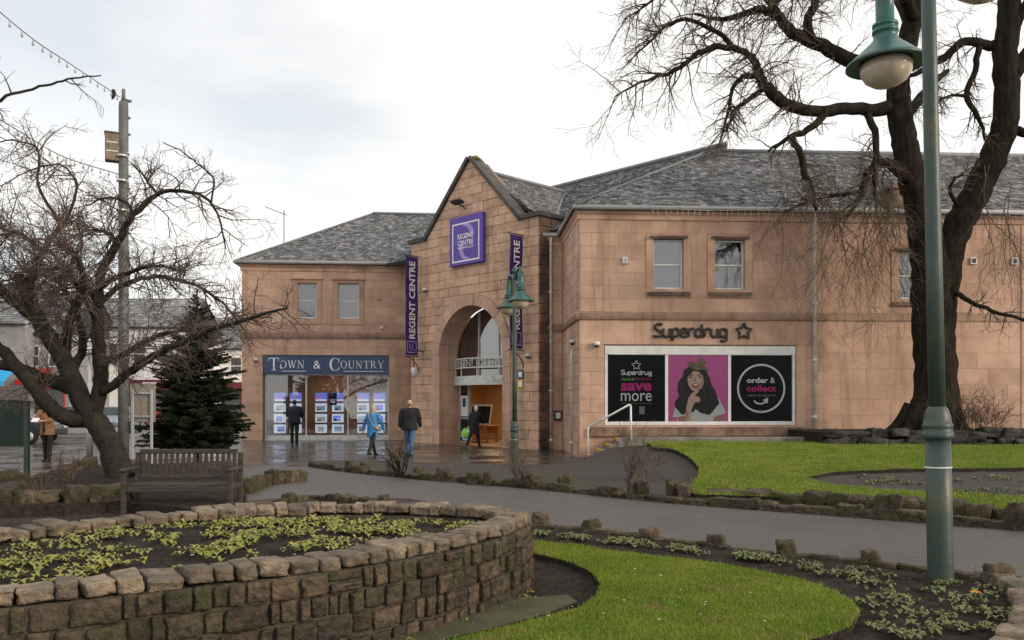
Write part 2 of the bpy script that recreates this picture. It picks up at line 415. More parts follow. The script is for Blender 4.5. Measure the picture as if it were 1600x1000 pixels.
g = sheet('ground', [(-160,-6),(160,-6),(160,260),(-160,260)], 40, lambda x,y: 0, M['plaza']); tag(g, kind='structure')
road = MB(); rp_ = [(-70,38),(-14.2,38),(-15,62),(-90,62)]
ro = sheet('road', [(-75,40.5),(-13.5,40.5),(-13,66),(-90,66)], 8, lambda x,y: .004, M['road']); tag(ro, kind='structure')
pl_poly = [gp(300,792), gp(480,775), gp(640,780), gp(760,800)] + NEAR_EDGE + [gp(1700,935), gp(1900,900)] + FAR_EDGE[::-1] + [gp(400,729), gp(200,755), gp(150,775)]
po = sheet('path', pl_poly, .8, lambda x,y: .006, M['asphalt']); tag(po, kind='structure')

# ------------------------------------------------------------ facades
FL = Frame(-11.88, 36.6, R(4.5)); FP = Frame(-4.15, 34.6, R(-46)); FR = Frame(2.05, 25.4, R(3))
def unit_block(seed, amp):
    rr = random.Random(seed); bm = bmesh.new(); bmesh.ops.create_cube(bm, size=1)
    fe = [e for e in bm.edges if all(v.co.y < 0 for v in e.verts)]
    bmesh.ops.bevel(bm, geom=fe, offset=.022, segments=1, affect='EDGES')
    for v in bm.verts:
        v.co.x += rr.uniform(-1, 1)*amp*.4; v.co.z += rr.uniform(-1, 1)*amp
    me = bpy.data.meshes.new('stone_block'); bm.to_mesh(me); bm.free(); return me
def block_set(mat, amp, n=4):
    out = []
    for i in range(n):
        me = unit_block(i+11, amp); me.materials.append(mat); out.append(me)
    return out
ASH = block_set(M['sandstone_panel'], .003); RUF = block_set(M['rough_sandstone'], .014); WET = block_set(M['wet_sandstone'], .02)
def block(parent, x0, x1, z0, z1, y, depth, meshes, joint, jit):
    "a squared stone, its face at y"
    if x1-x0 < .07 or z1-z0 < .05: return
    dy = rnd.uniform(-jit, jit)
    return inst('stone_block', rnd.choice(meshes), parent, ((x0+x1)/2, y+dy+depth/2, (z0+z1)/2), (0, 0, 0), (x1-x0-joint, depth, z1-z0-joint))
def cut_block(parent, lf, rf, z0, z1, y, depth, mat, joint, jit):
    "a stone whose ends follow lf(z), rf(z)"
    zs = [z0 + (z1-z0)*k/4 for k in range(5)]
    zs[0] += joint/2; zs[-1] -= joint/2
    l = [(lf(z)+joint/2, z) for z in zs]; r = [(rf(z)-joint/2, z) for z in zs]
    pts = [(max(a[0], a[0]), a[1]) for a in l]
    good = [i for i in range(5) if r[i][0]-l[i][0] > .03]
    if len(good) < 2: return
    l = [l[i] for i in good]; r = [r[i] for i in good]
    poly = l[::-1] + r
    dy = rnd.uniform(-jit, jit)
    n = len(poly); mb = MB()
    c = (sum(p[0] for p in poly)/n, sum(p[1] for p in poly)/n)
    fr = [Vector((c[0]+(p[0]-c[0])*.97, y+dy, c[1]+(p[1]-c[1])*.97)) for p in poly]
    md = [Vector((p[0], y+dy+.012, p[1])) for p in poly]; bk = [Vector((p[0], y+dy+depth, p[1])) for p in poly]
    m = len(good)
    fs = [(m-1-i, m-2-i, m+i+1, m+i) for i in range(m-1)]
    fs += [(i, (i+1) % n, n+(i+1) % n, n+i) for i in range(n)] + [(n+i, n+(i+1) % n, 2*n+(i+1) % n, 2*n+i) for i in range(n)]
    mb.add(fr+md+bk, fs); o = mb.build('stone_block', mat, parent); fix_normals(o); return o
def ashlar(parent, x0, x1, z0, z1, course, length, holes, y, depth, meshes, joint=.008, jit=.002, var=.2):
    k = max(1, round((z1-z0)/course)); h = (z1-z0)/k
    for i in range(k):
        a, b = z0+i*h, z0+(i+1)*h
        hs = sorted([q for q in holes if q[2] < b-.01 and q[3] > a+.01])
        segs = []; cur = x0
        for q in hs:
            if q[0] > cur: segs.append((cur, q[0], a, b))
            if q[2] > a+.05: segs.append((max(cur, q[0]), min(q[1], x1), a, q[2]))
            if q[3] < b-.05: segs.append((max(cur, q[0]), min(q[1], x1), q[3], b))
            cur = max(cur, q[1])
        if cur < x1: segs.append((cur, x1, a, b))
        off = (i % 2)*.5*length
        for (s, e, za, zb) in segs:
            cuts = [s]; p = x0 - off
            while p < e:
                p += length*rnd.uniform(1-var, 1+var)
                if s+.2*length < p < e-.2*length: cuts.append(p)
            cuts.append(e)
            for c0, c1 in zip(cuts, cuts[1:]): block(parent, c0, c1, za, zb, y, depth, meshes, joint, jit)

def slope(parent, A, B, up, poly, name='roof', row=.155, width=.21, tintseed=1):
    "roof slope: A->B eave line, up = unit vector up the slope, poly in (along, up) metres; a deck with slates laid on it"
    A = Vector(A); B = Vector(B); e1 = (B-A).normalized(); e2 = Vector(up).normalized(); nrm = e1.cross(e2).normalized()
    if nrm.z < 0: nrm = -nrm
    mb = MB(); P = [A + e1*a + e2*b for a, b in poly]
    Pb = [p - nrm*.12 for p in P]; n = len(P)
    mb.add(P + Pb, [tuple(range(n)), tuple(range(2*n-1, n-1, -1))] + [(i, i+n, (i+1) % n+n, (i+1) % n) for i in range(n)])
    deck = mb.build(name, M['roof_deck'], parent); fix_normals(deck)
    sb = MB(); rr = random.Random(tintseed)
    b0, b1 = min(p[1] for p in poly), max(p[1] for p in poly); a0, a1 = min(p[0] for p in poly), max(p[0] for p in poly)
    nb = int((b1-b0)/row)
    for i in range(nb):
        b = b0 + i*row; cand = []
        a = a0 - rr.random()*width
        while a < a1:
            wd = width*rr.uniform(.7, 1.25); cand.append((a, wd)); a += wd
        C = np.array([(a+wd/2, b+row*.5) for a, wd in cand]); ok = inside(poly, C)
        for (a, wd), k in zip(cand, ok):
            if not k: continue
            h0 = .032 + rr.uniform(-.006, .014); h1 = .006; sl_ = b - .02 + rr.uniform(-.015, .012); t = row*1.25; tw = rr.uniform(-.006, .006)
            g_ = .006
            v = [A+e1*(a+g_)+e2*sl_+nrm*(h0+tw), A+e1*(a+wd-g_)+e2*(sl_+rr.uniform(-.008,.008))+nrm*(h0-tw), A+e1*(a+wd-g_)+e2*(sl_+t)+nrm*h1, A+e1*(a+g_)+e2*(sl_+t)+nrm*h1]
            v += [v[0]-nrm*.026, v[1]-nrm*.026]
            val = rr.random()**2
            sb.add(v, [(0,1,2,3),(4,5,1,0)], 0, False, val)
    s = sb.build('slates', M['slate'], deck, attr=True); s['kind'] = 'stuff'
    return deck
def capline(parent, pts, r, mat, name, n=6):
    mb = MB(); mb.tube(pts, r, n); return mb.build(name, mat, parent)

def window(parent, u0, u1, z0, z1, y, blind=.0, bars=True):
    "sash window set y deep in the wall"
    mb = MB(); t = .055; zm = (z0+z1)/2
    mb.box(u0, u0+t, y, y+.09, z0, z1); mb.box(u1-t, u1, y, y+.09, z0, z1)
    mb.box(u0+t, u1-t, y, y+.09, z1-t, z1); mb.box(u0+t, u1-t, y, y+.09, z0, z0+t*1.3); mb.box(u0+t, u1-t, y+.005, y+.085, zm-.025, zm+.025)
    wn = mb.build('window', M['white_paint'], parent)
    for a, b, dy in ((z0+t*1.3, zm-.025, .05), (zm+.025, z1-t, .03)):
        q = MB(); q.box(u0+t, u1-t, y+dy, y+dy+.006, a, b); q.build('pane', M['window_glass'], wn)
    q = MB(); q.box(u0-.04, u1+.04, y-.10, y+.02, z0-.07, z0-.002); q.build('sill', M['white_paint'], wn)
    q = MB(); q.box(u0-.02, u1+.02, y+.6, y+.62, z0, z1)
    q.box(u0-.05, u0-.02, y+.1, y+.62, z0, z1); q.box(u1+.02, u1+.05, y+.1, y+.62, z0, z1)
    q.build('room', M['room_dark'], wn)
    if blind:
        q = MB()
        k = 14
        pts = [(u0+.02+(u1-u0-.04)*i/k, y+.20+.02*math.sin(i*1.9)) for i in range(k+1)]
        v = [(a, b, z1) for a, b in pts] + [(a, b, z1-(z1-z0)*blind) for a, b in pts]
        q.add(v, [(i, i+1, k+2+i, k+1+i) for i in range(k)], 0, True); q.build('curtain', M['blind'], wn)
    return wn
def wall_with_holes(parent, outer, holes, thick, mat, name='wall'):
    mb = MB(); mb.plate(outer, [[(a,c),(b,c),(b,d),(a,d)] for a,b,c,d in holes], 0, thick); return mb.build(name, mat, parent)
def moulding(parent, pts, prof, mat, name):
    "profile (out, z) swept along plan points pts (facing -y side outwards)"
    k = len(pts); n = len(prof); vs = []
    for i, p in enumerate(pts):
        p = Vector(p); a = (Vector(pts[i]) - Vector(pts[i-1])).normalized() if i > 0 else None
        b = (Vector(pts[i+1]) - p).normalized() if i < k-1 else None
        na = Vector((a.y, -a.x)) if a else None; nb = Vector((b.y, -b.x)) if b else None
        if na is None: nn = nb
        elif nb is None: nn = na
        else:
            nn = (na+nb).normalized(); nn = nn/max(.3, nn.dot(na))
        for o_, z in prof: vs.append((p.x+nn.x*o_, p.y+nn.y*o_, z))
    fs = [(i*n+j, (i+1)*n+j, (i+1)*n+(j+1) % n, i*n+(j+1) % n) for i in range(k-1) for j in range(n)]
    fs += [tuple(range(n)), tuple(range((k-1)*n, k*n))]
    mb = MB(); mb.add(vs, fs); o = mb.build(name, mat, parent); fix_normals(o); return o

# ---- left wing: estate agent's shop below two sash windows
LW = empty('corner_building', FL.o, FL.a, 'sandstone corner building with slate hip roof above the shopfront with the blue sign', 'building')
ZE = 7.78
lw_shop = (.90, 6.42, 0.0, 3.77)
lw_wins = [(2.41,3.24,5.40,6.97), (4.17,5.09,5.40,6.97)]
lwall = wall_with_holes(LW, [(0,0),(.90,0),(.90,3.77),(6.42,3.77),(6.42,0),(8.6,0),(8.6,ZE),(0,ZE)], lw_wins, .45, M['mortar'])
ashlar(lwall, 0, 8.6, 0, 4.52, .415, .95, [lw_shop], -.03, .06, ASH)
ashlar(lwall, .0, .86, 4.80, ZE-.3, .4, .8, [], -.03, .06, ASH)
ashlar(lwall, .86, 7.25, 4.80, ZE-.3, .4, .95, [(a-.22,b+.22,c-.28,d+.16) for a,b,c,d in lw_wins], -.012, .05, ASH)
ashlar(lwall, 7.25, 8.6, 4.80, ZE-.3, .4, .8, [], -.03, .06, ASH)
for a,b,c,d in lw_wins:
    q = MB(); q.plate([(a-.21,c-.27),(b+.21,c-.27),(b+.21,d+.15),(a-.21,d+.15)], [[(a,c),(b,c),(b,d),(a,d)]], -.035, .12); q.build('window_surround', M['sandstone'], LW)
    q = MB(); q.box(a-.27, b+.27, -.10, .0, d+.15, d+.22); q.build('hood', M['sandstone'], LW)
    window(LW, a, b, c, d, .14, .5)
moulding(LW, [(0,9),(0,0),(8.6,0)], [(0,4.52),(.10,4.52),(.12,4.60),(.12,4.72),(.04,4.80),(0,4.80)], M['weathered_band'], 'string_course')
moulding(LW, [(0,9),(0,0),(8.6,0)], [(0,ZE-.3),(.05,ZE-.3),(.06,ZE-.16),(.16,ZE-.06),(.16,ZE),(0,ZE)], M['sandstone'], 'cornice')
q = MB(); q.box(0, .4, 0.451, 12, 0, ZE); q.build('side_wall', M['sandstone_panel'], LW)
capline(LW, [(-.26,-.26,ZE+.05),(8.4,-.26,ZE+.05)], .075, M['gutter'], 'gutter', 8)
capline(LW, [(-.26,-.26,ZE+.05),(-.26,12,ZE+.05)], .075, M['gutter'], 'gutter', 8)
def planeslope(dz, dv): n = math.hypot(dz, dv); return dz/n, dv/n, n
RZ, RV = 11.45, 6.3
sz, sv, ln = planeslope(RZ-ZE-.05, RV+.25)
slope(LW, (-.25,-.25,ZE+.06), (10,-.25,ZE+.06), (0,sv,sz), [(0,0),(12.5,0),(13.5,ln),(5.4,ln)], tintseed=3)
sz2, sv2, ln2 = planeslope(RZ-ZE-.05, 5.4)
slope(LW, (-.25,-.25,ZE+.06), (-.25,12.3,ZE+.06), (sv2,0,sz2), [(0,0),(12.8,0),(6.55,ln2)], tintseed=4)
capline(LW, [(-.25,-.25,ZE+.09),(5.15,6.3,RZ+.05)], .05, M['lead'], 'hip_tile'); capline(LW, [(5.15,6.3,RZ+.05),(14,6.3,RZ+.05)], .09, M['lead'], 'ridge_tile')
# shopfront
q = MB(); q.box(.94, 6.40, .16, .22, 2.95, 3.75); q.box(.94,6.40,.10,.16,3.70,3.75)
sf = MB()
for u in (.95, 2.72, 4.55, 6.34): sf.box(u, u+.06, .20, .28, .22, 2.95)
sf.box(1.01, 6.34, .20, .28, 2.88, 2.945); sf.box(.95, 6.40, .14, .29, 0.0, .10); sf.box(.95, 6.40, .17, .29, .10, .219)
sfo = sf.build('shopfront', M['white_pipe'], LW)
for a, b in ((1.01,2.72),(2.78,4.55),(4.61,6.34)):
    p = MB(); p.box(a, b, .235, .243, .22, 2.88); p.build('pane', M['shop_glass'], sfo)
rm = MB()
rm.box(.6, 6.8, 3.4, 3.45, 0, 3.2); rm.box(.55, .6, .46, 3.45, 0, 3.2); rm.box(6.8, 6.85, .46, 3.45, 0, 3.2); rm.box(.55, 6.85, .46, 3.45, 3.2, 3.25); rm.box(.55,6.85,.46,3.45,-.02,.012)
rm.box(4.7, 6.8, 2.4, 2.46, 0, 3.2); rm.box(1.5, 2.3, 2.2, 2.9, 0, .8); rm.box(3.3, 5.0, 2.0, 2.35, 0, .75)
rmo = rm.build('shop_interior', M['room_warm'], LW)
def lamp_area(name, loc, size, power, color, parent=None):
    l = bpy.data.lights.new(name, 'AREA'); l.energy = power; l.size = size; l.color = color
    o = bpy.data.objects.new(name, l); COL.objects.link(o); o.location = loc
    if parent: o.parent = parent
    return o
lamp_area('shop_ceiling_lamp', (3.6, 1.9, 3.1), 1.6, 16, (1, .74, .5), LW)

# ---- entrance gable
EG = empty('entrance_gable', FP.o, FP.a, 'steep sandstone gable with round entrance arch between the two wings', 'building')
ARC, ARZ, AR, ARO = 3.69, 3.56, 1.84, 2.28
W = 7.37; KZ = 8.25; APZ = 11.0
def arch_pts(r, n=24, z0=0.0): return [(ARC-r, z0)] + [(ARC - r*math.cos(math.pi*i/n), ARZ + r*math.sin(math.pi*i/n)) for i in range(n+1)] + [(ARC+r, z0)]
ap = arch_pts(AR+.03)
q = MB(); q.plate([(0,0)] + ap + [(W,0),(W,KZ),(6.38,KZ),(ARC,APZ),(1.0,KZ),(0,KZ)], [], 0, .9); pw = q.build('front_wall', M['dark_joint'], EG)
def lbound(z): return 0.0 if z <= KZ else 1.0 + (z-KZ)*(ARC-1.0)/(APZ-KZ)
def rbound(z): return W if z <= KZ else 6.38 - (z-KZ)*(6.38-ARC)/(APZ-KZ)
def ringl(z):
    if z <= ARZ: return ARC-ARO
    if z >= ARZ+ARO: return ARC
    return ARC - math.sqrt(ARO**2-(z-ARZ)**2)
def ringr(z): return 2*ARC - ringl(z)
CH = .3438
zrow = 0; i = 0
while zrow < APZ-.2:
    z1 = min(zrow+CH, APZ)
    if zrow < KZ < z1: z1 = KZ
    segs = [(lbound, ringl), (ringr, rbound)] if zrow < ARZ+ARO else [(lbound, rbound)]
    for lf, rf in segs:
        lo = max(lf(zrow), lf(z1)); hi = min(rf(zrow), rf(z1)); ln_ = .70
        lom = min(lf(zrow), lf(z1)); him = max(rf(zrow), rf(z1))
        p = lom + (.35 if i % 2 else .70)*rnd.uniform(.85, 1.15); cuts = []
        while p < him-.28:
            cuts.append(p); p += ln_*rnd.uniform(.8, 1.25)
        cuts = [c for c in cuts if lo+.12 < c < hi-.12]
        fl = [lf] + [(lambda z, c=c: c) for c in cuts] + [rf]
        for a, b in zip(fl, fl[1:]):
            straight = abs(a(zrow)-a(z1)) < 1e-6 and abs(b(zrow)-b(z1)) < 1e-6
            if straight: block(pw, a(zrow), b(zrow), zrow, z1, -.05, .12, RUF, .014, .009)
            else: cut_block(pw, a, b, zrow, z1, -.05, .12, M['rough_sandstone'], .014, .009)
    zrow = z1; i += 1
# arch ring: jamb stones and voussoirs
arch = MB()
arch.plate([(ARC-ARO+.02,0)] + [(ARC-(ARO-.02)*math.cos(math.pi*k/24), ARZ+(ARO-.02)*math.sin(math.pi*k/24)) for k in range(25)] + [(ARC+ARO-.02,0),(ARC+AR+.04,0)] + [(a,b) for a,b in arch_pts(AR+.04)[::-1][1:-1]] + [(ARC-AR-.04,0)], [], -.012, .02)
ao = arch.build('arch', M['mortar'], EG)
def vous(a0, a1, deep):
    mb = MB(); k = 4; g_ = .008
    fr = []; 
    for j in range(k+1):
        an = a0+g_/2 + (a1-a0-g_)*j/k
        for r in (AR, ARO-.01): fr.append((ARC - r*math.cos(an), ARZ + r*math.sin(an)))
    n = len(fr); v = [(a,-.075-deep,b) for a,b in fr] + [(a,.88,b) if j % 2 == 0 else (a,.05,b) for j, (a,b) in enumerate(fr)]
    fs = []
    for j in range(k): 
        fs.append((2*j, 2*j+2, 2*j+3, 2*j+1)); fs.append((2*j, n+2*j, n+2*j+2, 2*j+2)); fs.append((2*j+1, 2*j+3, n+2*j+3, n+2*j+1))
    fs += [(0,1,n+1,n),(n-2,2*n-2,2*n-1,n-1)]
    mb.add(v, fs); o = mb.build('voussoir', M['sandstone_panel'], ao); fix_normals(o)
NV = 13
for k in range(NV): vous(math.pi*k/NV, math.pi*(k+1)/NV, .025 if k == NV//2 else rnd.uniform(0,.006))
for s in (0, 1):
    zz = 0
    for h in (.62,.60,.55,.60,.62,.57):
        mb = MB(); a, b = (ARC-ARO+.01, ARC-AR+.002) if s == 0 else (ARC+AR-.002, ARC+ARO-.01)
        mb.bbox(a, b, -.075, .88, zz+.004, zz+h-.004, .006); mb.build('jamb_stone', M['sandstone_panel'], ao); zz += h
# wet right-hand return, dark and quoined
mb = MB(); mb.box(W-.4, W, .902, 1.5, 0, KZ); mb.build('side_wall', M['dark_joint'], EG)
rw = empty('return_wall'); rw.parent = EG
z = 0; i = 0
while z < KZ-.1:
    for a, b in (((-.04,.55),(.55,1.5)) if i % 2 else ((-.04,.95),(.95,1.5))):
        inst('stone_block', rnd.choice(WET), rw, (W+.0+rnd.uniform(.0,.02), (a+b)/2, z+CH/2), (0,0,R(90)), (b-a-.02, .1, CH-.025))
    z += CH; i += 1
# coping on the gable and its kneelers
def sweep_coping(pts, wd, th, name):
    mb = MB()
    for a, b in zip(pts, pts[1:]):
        a = Vector((a[0],0,a[1])); b = Vector((b[0],0,b[1])); t = (b-a).normalized(); n = Vector((-t.z,0,t.x))
        if n.z < 0: n = -n
        v = []
        for p in (a, b):
            for y, h in ((-.16,0),(-.16,th),(wd,th),(wd,0)): v.append(p + n*h + Vector((0,y,0)))
        mb.add(v, [(0,1,2,3),(7,6,5,4),(0,4,5,1),(1,5,6,2),(2,6,7,3),(3,7,4,0)])
    return mb.build(name, M['coping_dark'], EG)
sweep_coping([(-.12,KZ),(.98,KZ)], .5, .16, 'kneeler'); sweep_coping([(6.40,KZ),(W+.12,KZ)], .5, .16, 'kneeler')
sweep_coping([(.92,KZ-.04),(ARC,APZ+.02)], .45, .14, 'verge_coping'); sweep_coping([(6.46,KZ-.04),(ARC,APZ+.02)], .45, .14, 'verge_coping')
mb = MB(); mb.bbox(W-.3, W+.16, .5, 1.55, KZ, KZ+.16, .02); mb.build('kneeler', M['coping_dark'], EG)
mb = MB(); mb.lathe([(.02,0),(.16,.02),(.2,.08),(.12,.16),(.02,.2)], 9, (ARC+.16,.1,APZ-.05)); mb.build('moss_cap', pm('yellow_moss', (.20,.17,.02),(.12,.13,.02),20,.9,bump=.8,bscale=40), EG)
# roofs: gable ridge running back into the long diagonal roof
GZ = 10.65
for s in (-1, 1):
    hx = ARC - .05; dz = GZ-8.1; n_ = math.hypot(hx, dz)
    A = (ARC+s*hx, .45, 8.1); B = (ARC+s*hx, 7, 8.1)
    slope(EG, A, B, (-s*hx/n_, 0, dz/n_), [(0,0),(6.2,0),(6.2,n_),(0,n_)], tintseed=20+s)
capline(EG, [(ARC,.45,GZ+.05),(ARC,6.2,GZ+.05)], .08, M['lead'], 'ridge_tile')
mzs, mvs, mln = planeslope(11.3-7.8, 6.3-.5)
slope(EG, (-3,.5,7.8), (12,.5,7.8), (0,mvs,mzs), [(0,0),(13,0),(14,mln),(0,mln)], tintseed=9)
capline(EG, [(-3,6.3,11.35),(11,6.3,11.35)], .09, M['lead'], 'ridge_tile')
capline(EG, [(7.42,.62,8.02),(3.9,5.1,10.55)], .05, M['lead'], 'valley_lead')
# glazed screen, doors, canopy (set back in the arch)
V0 = .92
sc_ = MB()
for u in (1.86, 2.46, 4.86, 5.44): sc_.box(u, u+.08, V0, V0+.12, 0.03, 2.38)
sc_.box(1.86, 5.52, V0, V0+.12, 2.38, 2.62); sc_.box(1.94,2.46,V0+.02,V0+.1,.03,.12); sc_.box(4.94,5.44,V0+.02,V0+.1,.03,.12); sc_.box(1.94,2.46,V0+.02,V0+.1,1.0,1.07)
for u in (3.08, 4.24): sc_.box(u, u+.06, V0, V0+.1, 2.621, ARZ+math.sqrt(AR**2-(u-ARC)**2)-.02)
sco = sc_.build('door_screen', M['grey_metal'], EG)
for a, b in ((1.94,2.46),(4.94,5.44)):
    p = MB(); p.box(a, b, V0+.05, V0+.058, .12, 2.38); p.build('pane', M['shop_glass'], sco)
p = MB(); p.box(2.0, 2.42, V0+.02, V0+.03, 1.12, 1.95); p.build('poster', M['print_white'], sco)
p = MB(); p.box(2.12, 2.32, V0+.012, V0+.018, 1.5, 1.85); p.build('poster_print', M['fascia_blue'], sco)
p = MB(); p.plate(arch_pts(AR-.01, 20, 2.62), [], V0+.04, V0+.05); p.build('arch_pane', M['arch_glass'], sco)
cn = MB()
def bow(v, u): return v - .42*(1 - ((u-ARC)/1.84)**2)
us = [1.86 + 3.66*i/14 for i in range(15)]
def bowed(mb, za, zb, v0, th):
    f = [(u, bow(v0,u)) for u in us]
    v = [(u,y,za) for u,y in f] + [(u,y,zb) for u,y in f] + [(u,y+th,zb) for u,y in f] + [(u,y+th,za) for u,y in f]
    k = len(us); fs = []
    for i in range(k-1):
        for r in range(4): fs.append((r*k+i, r*k+i+1, ((r+1) % 4)*k+i+1, ((r+1) % 4)*k+i))
    mb.add(v, fs)
bowed(cn, 2.36, 2.72, .70, .06); bowed(cn, 3.02, 3.07, .70, .05); bowed(cn, 3.38, 3.43, .70, .05)
cv = [(u, bow(.70,u)+.03, 2.70) for u in us] + [(u, V0, 2.70) for u in us]; k = len(us)
cn.add(cv, [(i,i+1,k+i+1,k+i) for i in range(k-1)])
for u in (1.95, 2.6, 3.69, 4.8, 5.4): cn.box(u, u+.03, bow(.71,u), bow(.71,u)+.03, 2.72, 3.40)
cno = cn.build('canopy', M['white_pipe'], EG)
lob = MB()
lob.box(-1.2, 6.4, 5.0, 5.05, 0, 5.6); lob.box(-1.25, -1.2, 1.05, 5.05, 0, 5.6); lob.box(6.4, 6.45, 1.05, 5.05, 0, 5.6); lob.box(-1.25, 6.45, 1.05, 5.05, 2.75, 2.8)
lob.build('lobby_walls', M['room_orange'], EG)
lf_ = MB(); lf_.box(-1.25, 6.45, .3, 5.05, -.02, .012); lf_.build('lobby_floor', M['wood_floor'], EG)
lamp_area('lobby_ceiling_lamp', (2.4, 2.8, 2.7), 1.2, 45, (1, .72, .40), EG)

# ---- right wing
RW = empty('pharmacy_building', FR.o, FR.a, 'long sandstone building with slate roof and pharmacy window behind the big bare tree', 'building')
ZR = 7.55; XE = 19
rw_shop = (.77, 6.75, .98, 3.44); rw_w = [(2.29,3.22,5.16,6.70),(4.20,5.14,5.16,6.70),(10.0,10.9,4.9,6.4)]
rwall = wall_with_holes(RW, [(0,0),(XE,0),(XE,ZR),(0,ZR)], [rw_shop]+rw_w, .45, M['mortar'])
ashlar(rwall, 0, 7.05, 0, .96, .40, .95, [], -.03, .06, ASH)
ashlar(rwall, 0, 7.05, .96, 3.46, .417, .95, [rw_shop], -.03, .06, ASH)
ashlar(rwall, 0, 7.75, 3.46, 4.22, .76, 1.9, [], -.03, .06, ASH)
ashlar(rwall, 7.05, 7.75, .3, 3.46, .40, .9, [], -.03, .06, ASH)
ashlar(rwall, 0, .73, 4.46, ZR-.28, .40, .8, [], -.03, .06, ASH)
sur = [(a-.24,b+.24,c-.25,d+.14) for a,b,c,d in rw_w]
ashlar(rwall, .73, 7.75, 4.46, ZR-.28, .40, 1.0, sur, -.008, .05, ASH)
ashlar(rwall, 7.75, 13.95, .3, 4.2, .48, 1.3, [], -.008, .05, ASH)
ashlar(rwall, 7.75, 13.95, 4.46, ZR-.28, .48, 1.3, sur, -.008, .05, ASH)
ashlar(rwall, 13.95, 15.2, .3, ZR-.28, .48, 1.2, [], -.03, .06, ASH)
for (a,b,c,d) in rw_w:
    q = MB(); q.plate([(a-.23,c-.24),(b+.23,c-.24),(b+.23,d+.13),(a-.23,d+.13)], [[(a,c),(b,c),(b,d),(a,d)]], -.03, .12); q.build('window_surround', M['sandstone'], RW)
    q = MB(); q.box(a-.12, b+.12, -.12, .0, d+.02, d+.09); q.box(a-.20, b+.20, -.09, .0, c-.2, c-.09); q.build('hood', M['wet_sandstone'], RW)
    window(RW, a, b, c, d, .14, .95 if a < 3 else .45)
prof = [(0,4.22),(.09,4.22),(.11,4.30),(.11,4.40),(.03,4.46),(0,4.46)]
moulding(RW, [(-.95,4.25),(0,4.25),(0,0),(7.75,0)], prof, M['weathered_band'], 'string_course')
moulding(RW, [(7.75,0),(XE,0)], [(0,4.205),(.025,4.205),(.025,4.25),(0,4.25)], M['weathered_band'], 'string_course')
moulding(RW, [(-.95,4.25),(0,4.25),(0,0),(XE,0)], [(0,ZR-.28),(.05,ZR-.28),(.06,ZR-.15),(.15,ZR-.06),(.15,ZR),(0,ZR)], M['sandstone'], 'cornice')
mb = MB(); mb.box(0, .4, .451, 4.25, 0, ZR); rret = mb.build('side_wall', M['mortar'], RW)
for k in range(18):
    z = k*.417
    if z > 7.1: break
    for a, b in (((0,.9),(.9,2.1),(2.1,3.1),(3.1,4.24)) if k % 2 else ((0,.5),(.5,1.6),(1.6,2.6),(2.6,4.24))):
        inst('stone_block', rnd.choice(ASH), rret, (.0, (a+b)/2, z+.2085), (0,0,R(-90)), (b-a-.012, .06, .405))
mb = MB(); mb.box(-1.0, -.031, 4.25, 4.6, 0, ZR); lk = mb.build('link_wall', M['mortar'], RW)
ashlar(lk, -.98, -.04, 0, 4.22, .417, .8, [], 4.22, .06, ASH); ashlar(lk, -.98, -.04, 4.46, ZR-.28, .40, .8, [], 4.22, .06, ASH)
capline(RW, [(-.75,4.0,ZR+.05),(-.22,4.0,ZR+.05),(-.22,-.22,ZR+.05),(XE,-.22,ZR+.05)], .07, M['gutter'], 'gutter', 8)
RZ2, RV2 = 11.2, 6.0
sz, sv, ln = planeslope(RZ2-ZR-.05, RV2+.22)
slope(RW, (-.22,-.22,ZR+.06), (XE,-.22,ZR+.06), (0,sv,sz), [(0,0),(XE,0),(XE,ln),(6.0,ln)], tintseed=13)
sz, sv, ln = planeslope(RZ2-ZR-.05, 6.0)
slope(RW, (-.22,-.22,ZR+.06), (-.22,12.2,ZR+.06), (sv,0,sz), [(0,0),(12.4,0),(6.2,ln)], tintseed=14)
capline(RW, [(-.22,-.22,ZR+.1),(5.78,6.0,RZ2+.05)], .05, M['lead'], 'hip_tile'); capline(RW, [(5.78,6,RZ2+.05),(XE,6,RZ2+.05)], .1, M['lead'], 'ridge_tile')
mb = MB(); mb.box(13, XE, 6.0, 6.5, ZR, RZ2); 
# roofside stone block under the eaves by the tree (dormer stub)
mb = MB(); mb.bbox(9.7, 11.3, -.12, .6, ZR-.1, ZR+.75, .03); mb.bbox(9.6,11.4,-.18,.7,ZR+.752,ZR+.87,.02); mb.build('dormer_stub', M['wet_sandstone'], RW)
# pharmacy window
pf = MB()
pf.box(.79, 6.73, -.01, .16, 3.16, 3.42); pf.box(.79, 6.73, .0, .16, .99, 1.09)
for a in (.79, 2.66, 4.62, 6.64): pf.box(a, a+.09, .01, .15, 1.09, 3.16)
pfo = pf.build('shop_window_frame', M['white_paint'], RW)
mb = MB(); mb.box(.3, 7.1, -.14, -.035, .66, .93); mb.build('plinth', M['wet_sandstone'], RW)
